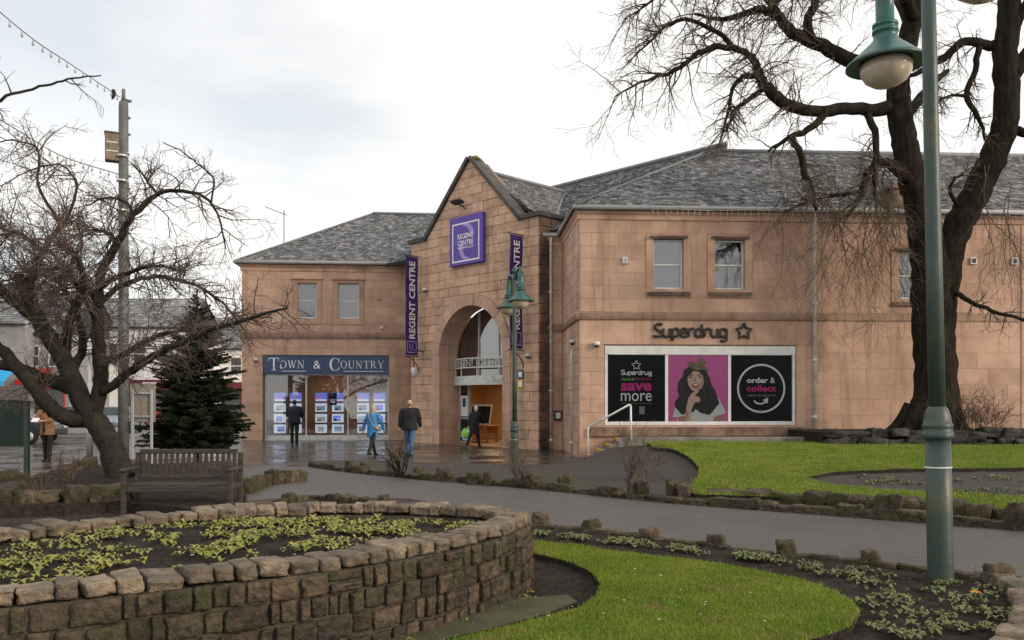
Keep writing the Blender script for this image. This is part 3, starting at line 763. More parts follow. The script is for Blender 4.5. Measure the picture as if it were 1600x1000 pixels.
# ------------------------------------------------------------ lettering
def text(s, mat, parent, loc, rot, height=None, width=None, ext=.004, bold=0.0, name='lettering', shear=0.0, space=1.0):
    c = bpy.data.curves.new('lettering', 'FONT'); c.body = s; c.size = 1; c.extrude = 0; c.offset = bold; c.align_x = 'CENTER'; c.align_y = 'CENTER'; c.shear = shear; c.space_character = space
    c.resolution_u = 3
    o = bpy.data.objects.new('t', c); COL.objects.link(o)
    me = bpy.data.meshes.new_from_object(o); bpy.data.objects.remove(o)
    co = np.array([v.co[:] for v in me.vertices]); mn, mx_ = co.min(0), co.max(0); ctr = (mn+mx_)/2; sz = mx_-mn
    sx = sy = 1
    if height: sy = height/sz[1]; sx = sy
    if width: sx = width/sz[0]; sy = sy if height else sx
    mb = MB()
    fs = [tuple(p.vertices) for p in me.polygons]
    mb.add([((v[0]-ctr[0])*sx, (v[1]-ctr[1])*sy, 0) for v in co], fs)
    me2 = mb.build(name, mat, parent, loc, rot)
    if ext:
        md = me2.modifiers.new('depth', 'SOLIDIFY'); md.thickness = ext; md.offset = 1
    return me2
FRONT = (R(90), 0, 0)
def poly_obj(name, polys, mat, parent, T, y, thick=.004):
    "flat cut-out shapes: polys of (x,y) mapped by T to (u,z)"
    mb = MB()
    for P in polys:
        pts = [T(*p) for p in P]
        mb.plate(pts, [], y, y+thick, back=False)
    return mb.build(name, mat, parent)
def ribbon(pts, wd):
    "outline quads of a pen stroke"
    pts = [Vector((p[0], p[1])) for p in pts]; out = []
    n = len(pts); L_, R_ = [], []
    for i in range(n):
        t = (pts[min(i+1,n-1)]-pts[max(i-1,0)]).normalized(); nn = Vector((-t.y,t.x))*wd/2
        L_.append(pts[i]+nn); R_.append(pts[i]-nn)
    return [[tuple(L_[i]),tuple(R_[i]),tuple(R_[i+1]),tuple(L_[i+1])] for i in range(n-1)]
SCRIPT = {
 'S': (1.05, [[(0,.12),(.35,0),(.8,.1),(.85,.5),(.45,.8),(.15,1.1),(.35,1.5),(.95,1.5)]]),
 'u': (.95, [[(0,1),(0,.3),(.2,0),(.5,.05),(.7,.35),(.7,1)], [(.7,1),(.7,.15),(.92,0)]]),
 'p': (.9, [[(0,1),(0,-.5)], [(0,.7),(.3,1),(.65,.85),(.7,.45),(.5,.05),(.15,.05),(0,.3)]]),
 'e': (.85, [[(0,.5),(.65,.55),(.6,.9),(.3,1),(.02,.75),(.02,.3),(.25,0),(.78,.08)]]),
 'r': (.72, [[(0,1),(0,0)], [(0,.6),(.2,.95),(.58,1)]]),
 'd': (.98, [[(.7,.3),(.4,0),(.1,.1),(0,.5),(.2,.95),(.5,.95),(.7,.7)], [(.7,1.55),(.7,.15),(.9,0)]]),
 'g': (.9, [[(.7,.3),(.4,0),(.1,.1),(0,.5),(.2,.95),(.5,.95),(.7,.7)], [(.7,1),(.7,-.3),(.45,-.55),(.05,-.45)]]),
}
def script_word(word):
    x = 0; out = []
    for ch in word:
        adv, st = SCRIPT[ch]
        for s in st: out.append([(p.x+x, p.y) for p in catmull([(a,b,0) for a,b in s], 4)])
        x += adv
    return out, x-.15
def star_pts(r0, r1, c=(0,0)): return [(c[0]+(r0 if i % 2 == 0 else r1)*math.sin(math.pi*i/5), c[1]+(r0 if i % 2 == 0 else r1)*math.cos(math.pi*i/5)) for i in range(10)]
def ell(cx, cy, rx, ry, a0=0, a1=360, n=28): return [(cx+rx*math.cos(R(a0+(a1-a0)*i/n)), cy+ry*math.sin(R(a0+(a1-a0)*i/n))) for i in range(n+1)]
def ring(cx, cy, ro, ri, a0=0, a1=360, ryo=None, ryi=None, icx=None):
    o = ell(cx,cy,ro,ryo or ro,a0,a1,36); i_ = ell(icx if icx is not None else cx,cy,ri,ryi or ri,a0,a1,36)
    return [[o[k],o[k+1],i_[k+1],i_[k]] for k in range(36)]
def para(x0, y0, x1, y1, w_): return [(x0-w_/2,y0),(x0+w_/2,y0),(x1+w_/2,y1),(x1-w_/2,y1)]
def bx2(a, b, c, d): return [(a,c),(b,c),(b,d),(a,d)]
def ser(x, y, w_=.26): return bx2(x-w_/2, x+w_/2, y-.022, y+.022)
SERIF = {
 'T': (.92, [bx2(.38,.53,0,1), bx2(0,.9,.94,1), [(0,.96),(.05,.96),(.03,.74),(0,.74)], [(.85,.96),(.9,.96),(.9,.74),(.87,.74)], ser(.455,.022,.4)]),
 'O': (1.0, ring(.47,.5,.47,.33,0,360,.51,.47)),
 'W': (1.3, [para(.12,1,.40,0,.14), para(.40,0,.62,1,.06), para(.60,1,.88,0,.14), para(.88,0,1.12,1,.06), ser(.12,.98), ser(1.12,.98), ser(.6,.98)]),
 'N': (1.05, [bx2(.12,.17,0,1), para(.14,1,.82,0,.15), bx2(.80,.85,0,1), ser(.14,.02), ser(.1,.98), ser(.84,.98)]),
 'C': (.95, ring(.5,.5,.5,.34,42,318,.52,.48,.54) + [[(.84,.62),(.90,.62),(.90,.97),(.86,.97)], [(.84,.05),(.88,.05),(.9,.3),(.86,.3)]]),
 'U': (1.0, [bx2(.10,.24,.3,1), bx2(.77,.82,.3,1), ser(.17,.98), ser(.79,.98)] + ring(.46,.32,.36,.27,180,360,.34,.26,.505)),
 'R': (.98, [bx2(.12,.26,0,1), ser(.19,.02), ser(.16,.98)] + ring(.36,.74,.33,.20,-90,90,.26,.21) + [bx2(.26,.38,.95,1), bx2(.26,.38,.48,.53), para(.44,.5,.86,0,.15), ser(.88,.02,.2)]),
 'Y': (.92, [para(.12,1,.44,.45,.14), para(.84,1,.50,.45,.06), bx2(.38,.53,0,.48), ser(.455,.02), ser(.12,.98), ser(.84,.98)]),
}

# ---- blue fascia over the estate agent
t_ = empty('shop_sign', FL.world(3.67, .02, 2.95), FL.a, 'long blue shop sign with white serif lettering over the glazed shopfront', 'sign')
mb = MB(); mb.box(-2.75, 2.75, 0, .14, 0, .80); mb.box(-2.77, 2.77, -.03, .14, .802, .86); mb.build('board', M['fascia_blue'], t_)
def serif_word(word, x, z, big, small):
    polys = []
    for i, ch in enumerate(word):
        h = big if i == 0 else small; adv, P = SERIF[ch]; kx = h*.86
        for p in P: polys.append([(x+a*kx, z+b*h) for a, b in p])
        x += adv*kx + .035
    return polys, x
mb = MB(); P1, xe = serif_word('TOWN', -2.52, .14, .56, .34); P1 = [[(a, b + (.12 if False else 0)) for a, b in p] for p in P1]
P2, xe2 = serif_word('COUNTRY', .12, .14, .56, .34)
sx = (2.55-.12)/(xe2-.12); P2 = [[(.12+(a-.12)*sx, b) for a, b in p] for p in P2]
sx = (-.92+2.52)/(xe+2.52); P1 = [[(-2.52+(a+2.52)*sx, b) for a, b in p] for p in P1]
P1 = [[(a, b if p_is_big else b+.10) for a, b in p] for p, p_is_big in ((p, min(q[0] for q in p) < -2.52+.5*sx) for p in P1)]
P2 = [[(a, b if min(q[0] for q in p) < .12+.45 else b+.10) for a, b in p] for p in P2]
poly_obj('lettering', P1+P2+[bx2(-1.95,-.92,.10,.125), bx2(.75,2.5,.10,.125)], M['print_white'], t_, lambda a,b:(a,b), -.008)
text('&', M['print_white'], t_, (-.42,-.003,.40), FRONT, height=.36, ext=.004)

# ---- purple square sign on the gable
u0,u1,z0,z1 = 2.68, 4.62, 6.96, 8.84
s_ = empty('gable_sign', FP.world((u0+u1)/2, -.06, z0), FP.a, 'square purple sign with white border high on the entrance gable', 'sign')
mb = MB(); mb.bbox(-.97,.97,-.16,0,0,1.88,.015); mb.build('panel', M['purple'], s_)
fo = .14; fi = .2
mb = MB(); mb.plate([(-.97+fo+.04,.12),(.97-fo-.04,.12),(.97-fo-.04,1.62),(-.97+fo+.04,1.62)], [[(-.97+fi+.04,.18),(.97-fi-.04,.18),(.97-fi-.04,1.56),(-.97+fi+.04,1.56)]], -.168, -.158); mb.build('border', M['print_white'], s_)
sw = [[(a,b) for a,b in p] for p in ring(-.05,1.14,.52,.36,-20,95,.46,.34,-.12)] + ring(.12,.62,.50,.34,150,275,.46,.36,.18)
poly_obj('swoosh', sw, M['purple_light'], s_, lambda a,b:(a,b), -.164, .003)
for k,(wd,zz,h) in enumerate((( .92,1.10,.20),(.92,.84,.20))):
    text(('REGENT','CENTRE')[k], M['print_white'], s_, (.0,-.17,zz), FRONT, height=h, width=wd, bold=.02, ext=.003)
text('KIRKINTILLOCH', M['print_white'], s_, (.02,-.17,.66), FRONT, height=.09, width=.9, bold=.015, ext=.003)

# ---- hanging banners, one each side of the arch
def banner(u, label):
    b = empty('banner', FP.world(u, 0, 3.6), FP.a, label, 'banner', 'purple banners beside the entrance arch')
    mb = MB(); n = 12
    v = []
    for i in range(n+1):
        z = 4.02*i/n; w_ = .02*math.sin(i*1.3)
        v += [(w_+.012,-.12,z),(w_+.012,-.72,z),(w_-.012,-.72,z),(w_-.012,-.12,z)]
    fs = [(4*i+j, 4*i+(j+1)%4, 4*i+4+(j+1)%4, 4*i+4+j) for i in range(n) for j in range(4)] + [(0,1,2,3),(4*n,4*n+1,4*n+2,4*n+3)]
    mb.add(v, fs); mb.build('cloth', M['purple_dark'], b)
    # writing on the face that looks along the wall (+x), read upwards
    rot = Matrix(((0,0,1),(0,1,0),(-1,0,0))).transposed()
    e = Matrix((Vector((0,0,1)), Vector((0,-1,0)), Vector((1,0,0)))).transposed()   # text x -> up, text y -> away from wall... normal -> +x
    eu = e.to_euler()
    text('REGENT CENTRE', M['print_white'], b, (.045,-.43,2.25), eu, height=.30, width=3.15, bold=.02, ext=.003)
    mb = MB(); mb.plate([(-.68,.10),(-.2,.10),(-.2,.58),(-.68,.58)], [[(-.64,.14),(-.24,.14),(-.24,.54),(-.64,.54)]], 0, .003, back=False)
    mb.add([(a,0,c) for a,c in ((-.56,.2),(-.52,.2),(-.52,.48),(-.56,.48))],[(0,1,2,3)]); mb.add([(a,0,c) for a,c in ((-.46,.2),(-.42,.2),(-.38,.48),(-.42,.48))],[(0,1,2,3)]); mb.add([(a,0,c) for a,c in ((-.34,.2),(-.28,.2),(-.28,.25),(-.34,.25))],[(0,1,2,3)])
    o = mb.build('emblem', M['purple_light'], b, (.042,0,0), (0,0,R(90)))
    mb = MB(); mb.tube([(0,.0,4.06),(0,-.8,4.06)], .022, 6); mb.build('bracket', M['dark_metal'], b)
    mb = MB(); mb.tube([(0,.0,-.05),(0,-.8,-.05)], .022, 6); mb.tube(catmull([(0,-.02,-.75),(0,-.12,-.45),(0,-.38,-.18),(0,-.6,-.06)],4), .02, 6); mb.build('bracket', M['dark_metal'], b)
    return b
banner(.52, 'tall purple banner with white lettering left of the arch, over the shopfront corner')
banner(6.62, 'tall purple banner with white lettering right of the arch, behind the green lamp')

# ---- letters on the entrance canopy
ct = empty('canopy_lettering', FP.world(ARC, .28, 3.08), FP.a, 'pale metal lettering along the canopy rail above the door', 'sign')
word = 'REGENT CENTRE'
for i, ch in enumerate(word):
    if ch == ' ': continue
    u = -1.5 + 3.0*i/(len(word)-1)
    text(ch, M['grey_metal'], ct, (u, bow(.70, ARC+u)-.27, .145), FRONT, height=.25, ext=.008, name='letter')

# ---- pharmacy lettering and star
pl = empty('pharmacy_sign', FR.world(3.42, -.05, 3.70), FR.a, 'black script lettering on the sandstone over the poster window', 'sign')
st, wl = script_word('Superdrug'); k_ = 2.28/wl
mb = MB()
for s in st: mb.tube([((x-wl/2)*k_, -.02, y*.25) for x, y in s], .042, 6)
mb.build('lettering', M['dark_metal'], pl)
ps = empty('star_sign', FR.world(5.09, -.05, 3.62), FR.a, 'black outlined star beside the black script lettering', 'sign')
mb = MB(); pts = star_pts(.25,.135,(0,.25)); mb.tube([(a,-.02,b) for a,b in pts+pts[:2]], .045, 6, cap=False); mb.build('star', M['dark_metal'], ps)

# ---- posters filling the pharmacy window
def poster(name, u0, u1, label, base):
    p = empty(name, FR.world((u0+u1)/2, .06, 1.10), FR.a, label, 'poster')
    mb = MB(); mb.box(-(u1-u0)/2, (u1-u0)/2, 0, .04, 0, 2.05); mb.build('panel', base, p); return p
pa = poster('save_poster', .89, 2.65, 'black window poster reading save more, by the handrail', M['print_black'])
pts = star_pts(.15,.075,(0,1.72))
mb = MB(); mb.tube([(a,-.008,b) for a,b in pts+pts[:2]], .02, 4, cap=False); mb.build('star', M['print_white'], pa)
mb = MB(); k2 = .95/wl
for s in st:
    for r_ in ribbon([((x-wl/2)*k2, 1.44+y*.085) for x, y in s], .028): mb.plate(r_, [], -.006, -.002, back=False)
mb.build('lettering', M['print_white'], pa)
text('Health&', M['print_green'], pa, (-.26,-.004,1.30), FRONT, height=.085, width=.42, bold=.02, ext=.002)
text('Beauty', M['print_magenta'], pa, (.22,-.004,1.30), FRONT, height=.085, width=.5, ext=.002)
text('save', M['print_magenta'], pa, (0,-.004,1.06), FRONT, height=.25, width=.95, bold=.035, ext=.002)
text('more', M['print_white'], pa, (0,-.004,.75), FRONT, height=.25, width=.95, ext=.002)
text('superdrug.com/savemore', M['print_grey'], pa, (0,-.004,.55), FRONT, height=.04, width=.95, ext=.002)
mb = MB(); mb.box(.10,.26,-.006,-.002,.22,.46); mb.build('sticker', pm('sticker', (.25,.26,.33), None, 3, .5), pa)
pb = poster('portrait_poster', 2.76, 4.61, 'pink window poster of a laughing dark-haired woman', M['print_pink'])
hw = (4.61-2.76)/2
def TP(cx, cy): return ((cx-120)/810*2*hw-hw, (960-cy)/920*2.05)
def lay(name, polys, mat, k): return poly_obj(name, polys, mat, pb, TP, -.002-.0015*k, .001)
lay('shirt', [[(180,900),(215,770),(330,800),(430,780),(600,780),(760,760),(815,640),(912,840),(745,905),(730,958),(250,958),(245,905)]], M['print_shirt'], 1)
lay('arms', [[(250,905),(345,880),(350,958),(265,958)], [(745,900),(865,870),(880,920),(862,958),(730,958)]], M['print_skin_dark'], 2)
rr = random.Random(5)
hair = [(p.x,p.y) for p in catmull([(340,235,0),(400,205,0),(480,215,0),(580,225,0),(650,270,0),(690,370,0),(720,460,0),(770,550,0),(800,640,0),(815,720,0),(760,775,0),(720,850,0),(640,860,0),(560,835,0),(500,790,0),(430,850,0),(310,860,0),(235,790,0),(215,710,0),(262,610,0),(255,520,0),(250,430,0),(300,370,0),(325,300,0)],3)]
hair = [(a+rr.uniform(-9,9), b+rr.uniform(-9,9)) for a,b in hair]
lay('hair', [hair], M['print_hair'], 3)
lay('face', [[(p.x,p.y) for p in catmull([(430,300,0),(480,262,0),(560,290,0),(603,360,0),(603,440,0),(570,505,0),(500,545,0),(440,518,0),(395,445,0),(382,360,0)],3)]], M['print_skin'], 4)
lay('hand', [[(395,640),(440,570),(525,530),(538,552),(480,598),(545,625),(565,655),(552,690),(478,702),(440,800),(430,958),(345,958),(362,800)]], M['print_skin'], 5)
lay('face_shade', [[(560,290),(603,360),(603,440),(570,505),(500,545),(520,500),(560,450),(572,380)],[(478,340),(492,342),(505,395),(470,398)],[(362,800),(385,790),(380,958),(345,958)]], M['print_skin_shade'], 5.5)
for hs in (((300,420),(285,520),(300,620),(270,720)),((340,300),(330,420),(345,560),(320,700)),((640,330),(665,460),(700,580),(720,700)),((600,480),(620,600),(600,720),(630,820)),((700,480),(740,600),(770,690),(730,770)),((420,620),(390,700),(330,800),(340,845))):
    lay('hair_strand', [[(a,b) for a,b in r_] for r_ in ribbon([(p.x,p.y) for p in catmull([(a,b,0) for a,b in hs],5)], 11)], M['print_hair_light'], 4.2)
lay('features', [[(415,325),(450,310),(462,322),(425,336)],[(512,318),(560,302),(572,315),(520,330)],[(400,352),(430,340),(450,355),(425,364)],[(525,345),(560,335),(580,348),(550,358)],[(462,398),(500,404),(505,398),(480,392)]], M['print_hair'], 6)
lay('lips', [[(440,452),(490,430),(548,440),(535,485),(490,502),(455,488)]], M['print_red'], 6)
lay('teeth', [[(458,455),(495,442),(534,450),(525,462),(490,470)]], M['print_white'], 7)
lay('headscarf', [ell(435,170,52,38), ell(575,140,60,50), ell(515,205,80,48), [(600,190),(690,240),(660,270),(590,240)]], M['print_scarf'], 6)
pc = poster('collect_poster', 4.72, 6.63, 'black window poster reading order & collect inside a white ring', M['print_black'])
poly_obj('ring', ring(0,1.02,.76,.70), M['print_white'], pc, lambda a,b:(a,b), -.006)
text('order', M['print_white'], pc, (-.12,-.004,1.27), FRONT, height=.17, width=.66, bold=.03, ext=.002)
text('&', M['print_white'], pc, (.36,-.004,1.27), FRONT, height=.17, ext=.002)
text('collect', M['print_magenta'], pc, (0,-.004,1.02), FRONT, height=.2, width=.92, bold=.025, ext=.002)
text('superdrug.com', M['print_grey'], pc, (0,-.004,.80), FRONT, height=.09, width=.9, ext=.002)
poly_obj('arrow', ribbon([(-.22,.64),(-.15,.56),(0,.54),(.1,.58),(.17,.64)], .05)+[[(.05,.66),(.22,.74),(.2,.54)]], M['print_white'], pc, lambda a,b:(a,b), -.006)
for p, a, b in ((pa,.89,2.65),(pb,2.76,4.61),(pc,4.72,6.63)):
    h = (b-a)/2; q = MB(); q.box(-h,h,-.045,-.039,0,2.05); q.build('pane', M['shop_glass'] if 'clear_glass' not in M else M['clear_glass'], p)

# ---- property cards hanging in the estate agent's window
pm('card_blue', (.08,.09,.45), (.16,.18,.6), 14, .4, emit=(.22,.26,.85), estr=.4)
pm('card_white', (.55,.58,.66), (.75,.77,.82), 18, .4, emit=(.75,.82,1), estr=.38)
pm('card_photo', (.10,.16,.24), (.42,.45,.42), 16, .4, emit=(.3,.42,.62), estr=.25)
pm('card_red', (.4,.05,.05), None, 8, .4, emit=(.8,.15,.15), estr=.5)
pm('card_photo2', (.20,.16,.12), (.40,.40,.45), 20, .4, emit=(.45,.42,.42), estr=.35)
cards = [(1.30,'nearest the left jamb'),(2.0,'behind the man in navy'),(3.12,'left in the middle pane'),(3.86,'right in the middle pane'),(4.98,'left in the pane behind the blue coat'),(5.70,'nearest the right jamb')]
for ci, (u, wh) in enumerate(cards):
    c = empty('property_display', FL.world(u+.25, .42, 0.42), FL.a, 'hanging column of lit property cards '+wh, 'display', 'lit property cards in the shop window')
    for k, z in enumerate((1.50,1.03,.55,.08)):
        mb = MB(); mb.box(-.26,.26,0,.02,z-.19,z+.19); cd = mb.build('card', M['card_blue'] if k == 0 else M['card_white'], c)
        mb = MB()
        if k == 0:
            mb.box(-.24,.24,-.006,-.002,z-.18,z-.10); mb.build('caption', M['card_white'], cd)
            q = MB(); q.box(-.20,-.02,-.006,-.002,z-.07,z+.0); q.build('picture', M['card_red'], cd)
        else:
            a_ = rnd.uniform(-.22,-.1); b_ = rnd.uniform(.1,.22); mb.box(a_,b_,-.006,-.002,z-.13,z+rnd.uniform(.06,.13)); mb.build('picture', M[rnd.choice(('card_photo','card_photo','card_photo2','card_blue'))], cd)
            q = MB(); q.box(a_+.03,a_+.03+rnd.uniform(.08,.2),-.010,-.0065,z-.12,z-.12+rnd.uniform(.05,.1)); q.build('print', M[rnd.choice(('purple_dark','card_photo2','room_warm','print_hair'))], cd)
    mb = MB()
    for x in (-.22,.22): mb.tube([(x,.01,-.1),(x,.01,2.4)], .004, 4)
    mb.build('cable', M['wire'], c)
pk = empty('window_poster', FL.world(3.88, .40, 1.55), FL.a, 'small dark blue poster between the lit cards in the middle pane', 'poster')
mb = MB(); mb.box(-.18,.18,0,.015,0,.55); mb.build('sheet', M['purple_dark'], pk)
mb = MB(); mb.box(-.12,.12,-.006,-.002,.12,.28); mb.build('print', M['print_white'], pk)

# ---- wall fittings
def cctv(frame, u, z, label, v=0):
    c = empty('security_camera', frame.world(u, v-.03, z), frame.a, label, 'camera')
    mb = MB(); mb.lathe([(.02,.0),(.09,.0),(.10,.05),(.10,.09),(.02,.12)], 12, (0,-.10,0)); mb.box(-.03,.03,-.10,0,.05,.10); mb.build('housing', M['white_paint'], c)
    mb = MB(); mb.lathe([(.01,-.07),(.05,-.06),(.08,0),(.01,.002)], 12, (0,-.10,-.002)); mb.build('dome', M['dark_metal'], c)
cctv(FL, .62, 3.5, 'white dome camera beside the blue shop sign'); cctv(FR, .53, 3.42, 'white dome camera left of the pharmacy window'); cctv(FR, -.12, 3.55, 'white camera at the corner by the handrail', .9)
cctv(FP, 1.05, 6.2, 'small white camera beside the left purple banner', -.04); cctv(FP, 6.95, 3.3, 'small white camera right of the green lamp', -.04)
def small_box(name, frame, u, z, w_, h, d, mat, label, cat, v=0, inner=None):
    o = empty(name, frame.world(u, v, z), frame.a, label, cat)
    mb = MB(); mb.bbox(-w_/2,w_/2,-d,0,0,h,min(w_,h)*.08); mb.build('case', mat, o)
    if inner:
        mb = MB(); mb.box(-w_*.3,w_*.3,-d-.006,-d,h*.2,h*.8); mb.build('front', inner, o)
    return o
small_box('alarm_box', FR, 1.4, 5.92, .16, .2, .1, M['white_paint'], 'small white alarm box on the upper wall near the corner', 'alarm', -.01, M['grey_metal'])
small_box('wall_vent', FR, 12.39, 6.0, .22, .22, .06, M['white_paint'], 'white square wall vent nearer the tree trunk', 'vent', -.01, M['room_dark'])
small_box('wall_vent', FR, 13.72, 6.0, .22, .22, .06, M['white_paint'], 'white square wall vent nearer the picture edge', 'vent', -.01, M['room_dark'])
small_box('meter_box', FR, -.2, 1.05, .28, .34, .12, M['dark_metal'], 'small black and white meter box by the downpipe', 'box', 4.21, M['white_paint'])
small_box('wall_notice', FP, 6.48, 2.18, .30, .34, .02, M['yellow_paint'], 'yellow notice on the gable right of the lamp post', 'notice', -.06, M['print_white'])
small_box('wall_notice', FP, 6.48, 2.53, .30, .32, .02, M['fascia_blue'], 'blue notice above the yellow one on the gable', 'notice', -.06, M['print_white'])
small_box('bell_box', FL, 5.95, 6.25, .16, .12, .08, M['sandstone'], 'small pale box on the wall right of the sash windows', 'box', -.012)
small_box('bell_box', FL, 6.1, 4.95, .14, .12, .08, M['white_paint'], 'small white box just above the string course', 'box', -.012)
fl = empty('floodlight', FP.world(3.45, -.05, 9.15), FP.a, 'dark floodlight above the purple square sign', 'floodlight')
mb = MB(); mb.tube([(0,0,.0),(0,-.2,.1),(0,-.35,.1)], .025, 6); mb.build('arm', M['dark_metal'], fl)
mb = MB(); mb.bbox(-.28,.28,-.62,-.3,.02,.15,.05, M=Matrix.Rotation(R(-14),4,'X')); mb.build('head', M['dark_metal'], fl)
hl = empty('bracket_lantern', FP.world(.85, -.06, 2.7), FP.a, 'white wall lamp on a black bracket left of the arch', 'lamp')
mb = MB(); mb.tube(catmull([(0,0,1.05),(0,-.3,1.08),(0,-.5,.9),(0,-.5,.4)],5), .022, 6); mb.build('bracket', M['dark_metal'], hl)
mb = MB(); mb.lathe([(.02,.0),(.09,.05),(.12,.2),(.12,.34),(.03,.4)], 10, (0,-.5,0)); mb.build('lantern', M['white_paint'], hl)
# downpipes
def downpipe(frame, u, v, z0, z1, label):
    o = empty('downpipe', frame.world(u, v, z0), frame.a, label, 'pipe')
    mb = MB(); mb.tube([(0,-.10,0),(0,-.10,z1-z0-.3),(0,-.18,z1-z0)], .05, 8); mb.build('pipe', M['white_pipe'], o)
    z = .3
    while z < z1-z0-.4:
        q = MB(); q.lathe([(.03,0),(.066,0),(.066,.08),(.03,.08)], 10, (0,-.10,z)); q.box(-.09,.09,-.05,0,z+.02,z+.06); q.build('collar', M['white_pipe'], o); z += 1.75
downpipe(FR, 7.30, 0, .9, ZR, 'white downpipe on the wall right of the pharmacy window')
downpipe(FR, -.46, 4.22, 0, ZR, 'white downpipe in the corner beside the entrance gable')
downpipe(FR, -.05, 1.5, 0.05, 3.4, 'thin white pipe on the side wall behind the handrail')
# tv aerial and icicle lights
ae = empty('roof_aerial', FL.world(1.2, 3.2, 9.3), FL.a, 'thin aerial standing on the left slate roof', 'aerial')
mb = MB(); mb.tube([(0,0,0),(0,0,1.6)], .02, 5); mb.build('mast', M['wire'], ae)
mb = MB(); mb.tube([(-.9,0,1.75),(.15,0,1.35)], .014, 4); 
for k in range(6): mb.tube([(-.8+k*.16,-.15,1.71-k*.061),(-.8+k*.16,.15,1.71-k*.061)], .008, 4)
mb.build('boom', M['wire'], ae)
ic = empty('icicle_lights', FR.world(2.2, -.32, ZR-.02), FR.a, 'string of small icicle lights hanging from the gutter', 'lights')
mb = MB(); mb.tube([(x*.4,0,.02*math.sin(x)) for x in range(32)], .008, 4); mb.build('cable', M['bulb'], ic)
x = 0
while x < 12.2:
    mb = MB(); l_ = rnd.choice((.18,.28,.38,.5)); pts = [(x+rnd.uniform(-.02,.02),rnd.uniform(-.01,.01),-l_*k/4) for k in range(5)]; mb.tube(pts, .006, 4)
    for p in pts[1:]: mb.lathe([(.003,-.02),(.014,-.01),(.014,.01),(.003,.02)], 5, p)
    mb.build('strand', M['bulb'], ic); x += rnd.uniform(.12,.26)
# ------------------------------------------------------------ garden
def stone_mesh(seed, mat, cuts=1, amp=.06, bev=.16):
    rr = random.Random(seed); bm = bmesh.new(); bmesh.ops.create_cube(bm, size=1)
    bmesh.ops.bevel(bm, geom=list(bm.edges), offset=bev, segments=1, affect='EDGES')
    if cuts: bmesh.ops.subdivide_edges(bm, edges=[e for e in bm.edges if e.calc_length() > .3], cuts=cuts, use_grid_fill=True)
    o_ = Vector((seed*3.7, seed*1.9, 0))
    for v in bm.verts:
        n = Vector(noise.noise_vector(v.co*1.7+o_))*.7+Vector(noise.noise_vector(v.co*4.5+o_))*.5+Vector(noise.noise_vector(v.co*9+o_))*.3; v.co += n*amp
    for f in bm.faces: f.smooth = True
    me = bpy.data.meshes.new('stone'); bm.to_mesh(me); bm.free(); me.materials.append(mat); return me
EDGE = [stone_mesh(i, M['edge_stone'], 3, .24, .06) for i in range(9)]
COPE = [stone_mesh(i+20, M['coping_stone'], 4, .085, .045) for i in range(8)]
WALLST = [stone_mesh(i+40, M['planter_stone'], 4, .11, .05) for i in range(8)]
ROCK = [stone_mesh(i+60, M['black_rock'], 3, .2, .07) for i in range(6)]

# far garden: soil bed, lawn, scooped bed
isl = FAR_EDGE + [Vector((16.5,22.4,0)), Vector((8.6,22.4,0)), Vector((8.5,24.15,0)), Vector((3.0,24.2,0)), Vector((2.6,24.0,0))] + [gp(915,727), gp(840,731), gp(700,728), gp(560,724), gp(495,724)]
soil1 = sheet('soil_bed', isl, .35, lambda x,y: zi(x,y)-.05, M['wet_soil'], .12, clod(2.2,.02,3)); tag(soil1, kind='structure')
lawn_px = [(1020,702),(1050,704),(1075,716),(1094,735),(1092,750),(1075,764),(1085,776)]
lp_ = [gpf(px,py,zi) for px,py in lawn_px]
fe = [p for p in FAR_EDGE if p.x > lp_[-1].x+.2]
lawn1_poly = [(p.x,p.y) for p in lp_] + [(p.x+.1,p.y+.28) for p in fe] + [(16.4,22.2),(8.8,22.2),(8.3,23.9),(3.9,23.95)]
scoop_px = [(1255,750),(1300,741),(1400,737),(1500,736),(1600,735),(1720,735),(1720,792),(1600,780),(1480,775),(1380,770),(1300,763)]
sc_poly = [gpf(px,py,zi) for px,py in scoop_px]
lawn1 = sheet('lawn', lawn1_poly, .3, lambda x,y: zi(x,y)+.05, M['turf'], .13, clod(1.1,.02,9), hole=sc_poly); tag(lawn1, kind='structure')
sc_o = sheet('flower_bed', sc_poly, .2, lambda x,y: zi(x,y)-.02, M['wet_soil'], .05, clod(3,.02,5)); tag(sc_o, kind='structure')
# near garden
near_bed = NEAR_EDGE + [gp(1600,945), gp(1608,1000), gp(1620,1150), gp(300,1150), gp(400,960), gp(700,850)]
soil2 = sheet('soil_bed', near_bed, .085, lambda x,y: .03, M['soil'], .05, clod(7,.03,1)); tag(soil2, kind='structure')
ZL = .10
lawn2_px = [(812,842),(900,852),(1000,864),(1100,876),(1200,893),(1280,912),(1330,938),(1342,955),(1330,975),(1290,992),(1240,1006),(1170,1045),(900,1120),(600,1120),(640,1030),(690,1003),(760,987),(850,963),(905,948),(933,930),(940,912),(925,893),(890,876),(840,864),(812,858)]
lawn2_poly = [(gp(px,py,ZL).x, gp(px,py,ZL).y) for px,py in lawn2_px]
lawn2 = sheet('lawn', lawn2_poly, .14, lambda x,y: ZL-.01, M['turf'], .10, clod(2.2,.014,2)); tag(lawn2, kind='structure')
slab_px = [(560,1012),(640,985),(700,957),(760,938),(830,930),(888,926),(902,937),(850,957),(760,980),(690,996),(640,1024)]
sb_ = sheet('stone_slab', [(gp(a,b,.09).x, gp(a,b,.09).y) for a,b in slab_px], .12, lambda x,y: .075, M['moss_slab'], .07, clod(5,.006,6)); tag(sb_, 'flat mossy stone slab at the foot of the round planter', 'slab')

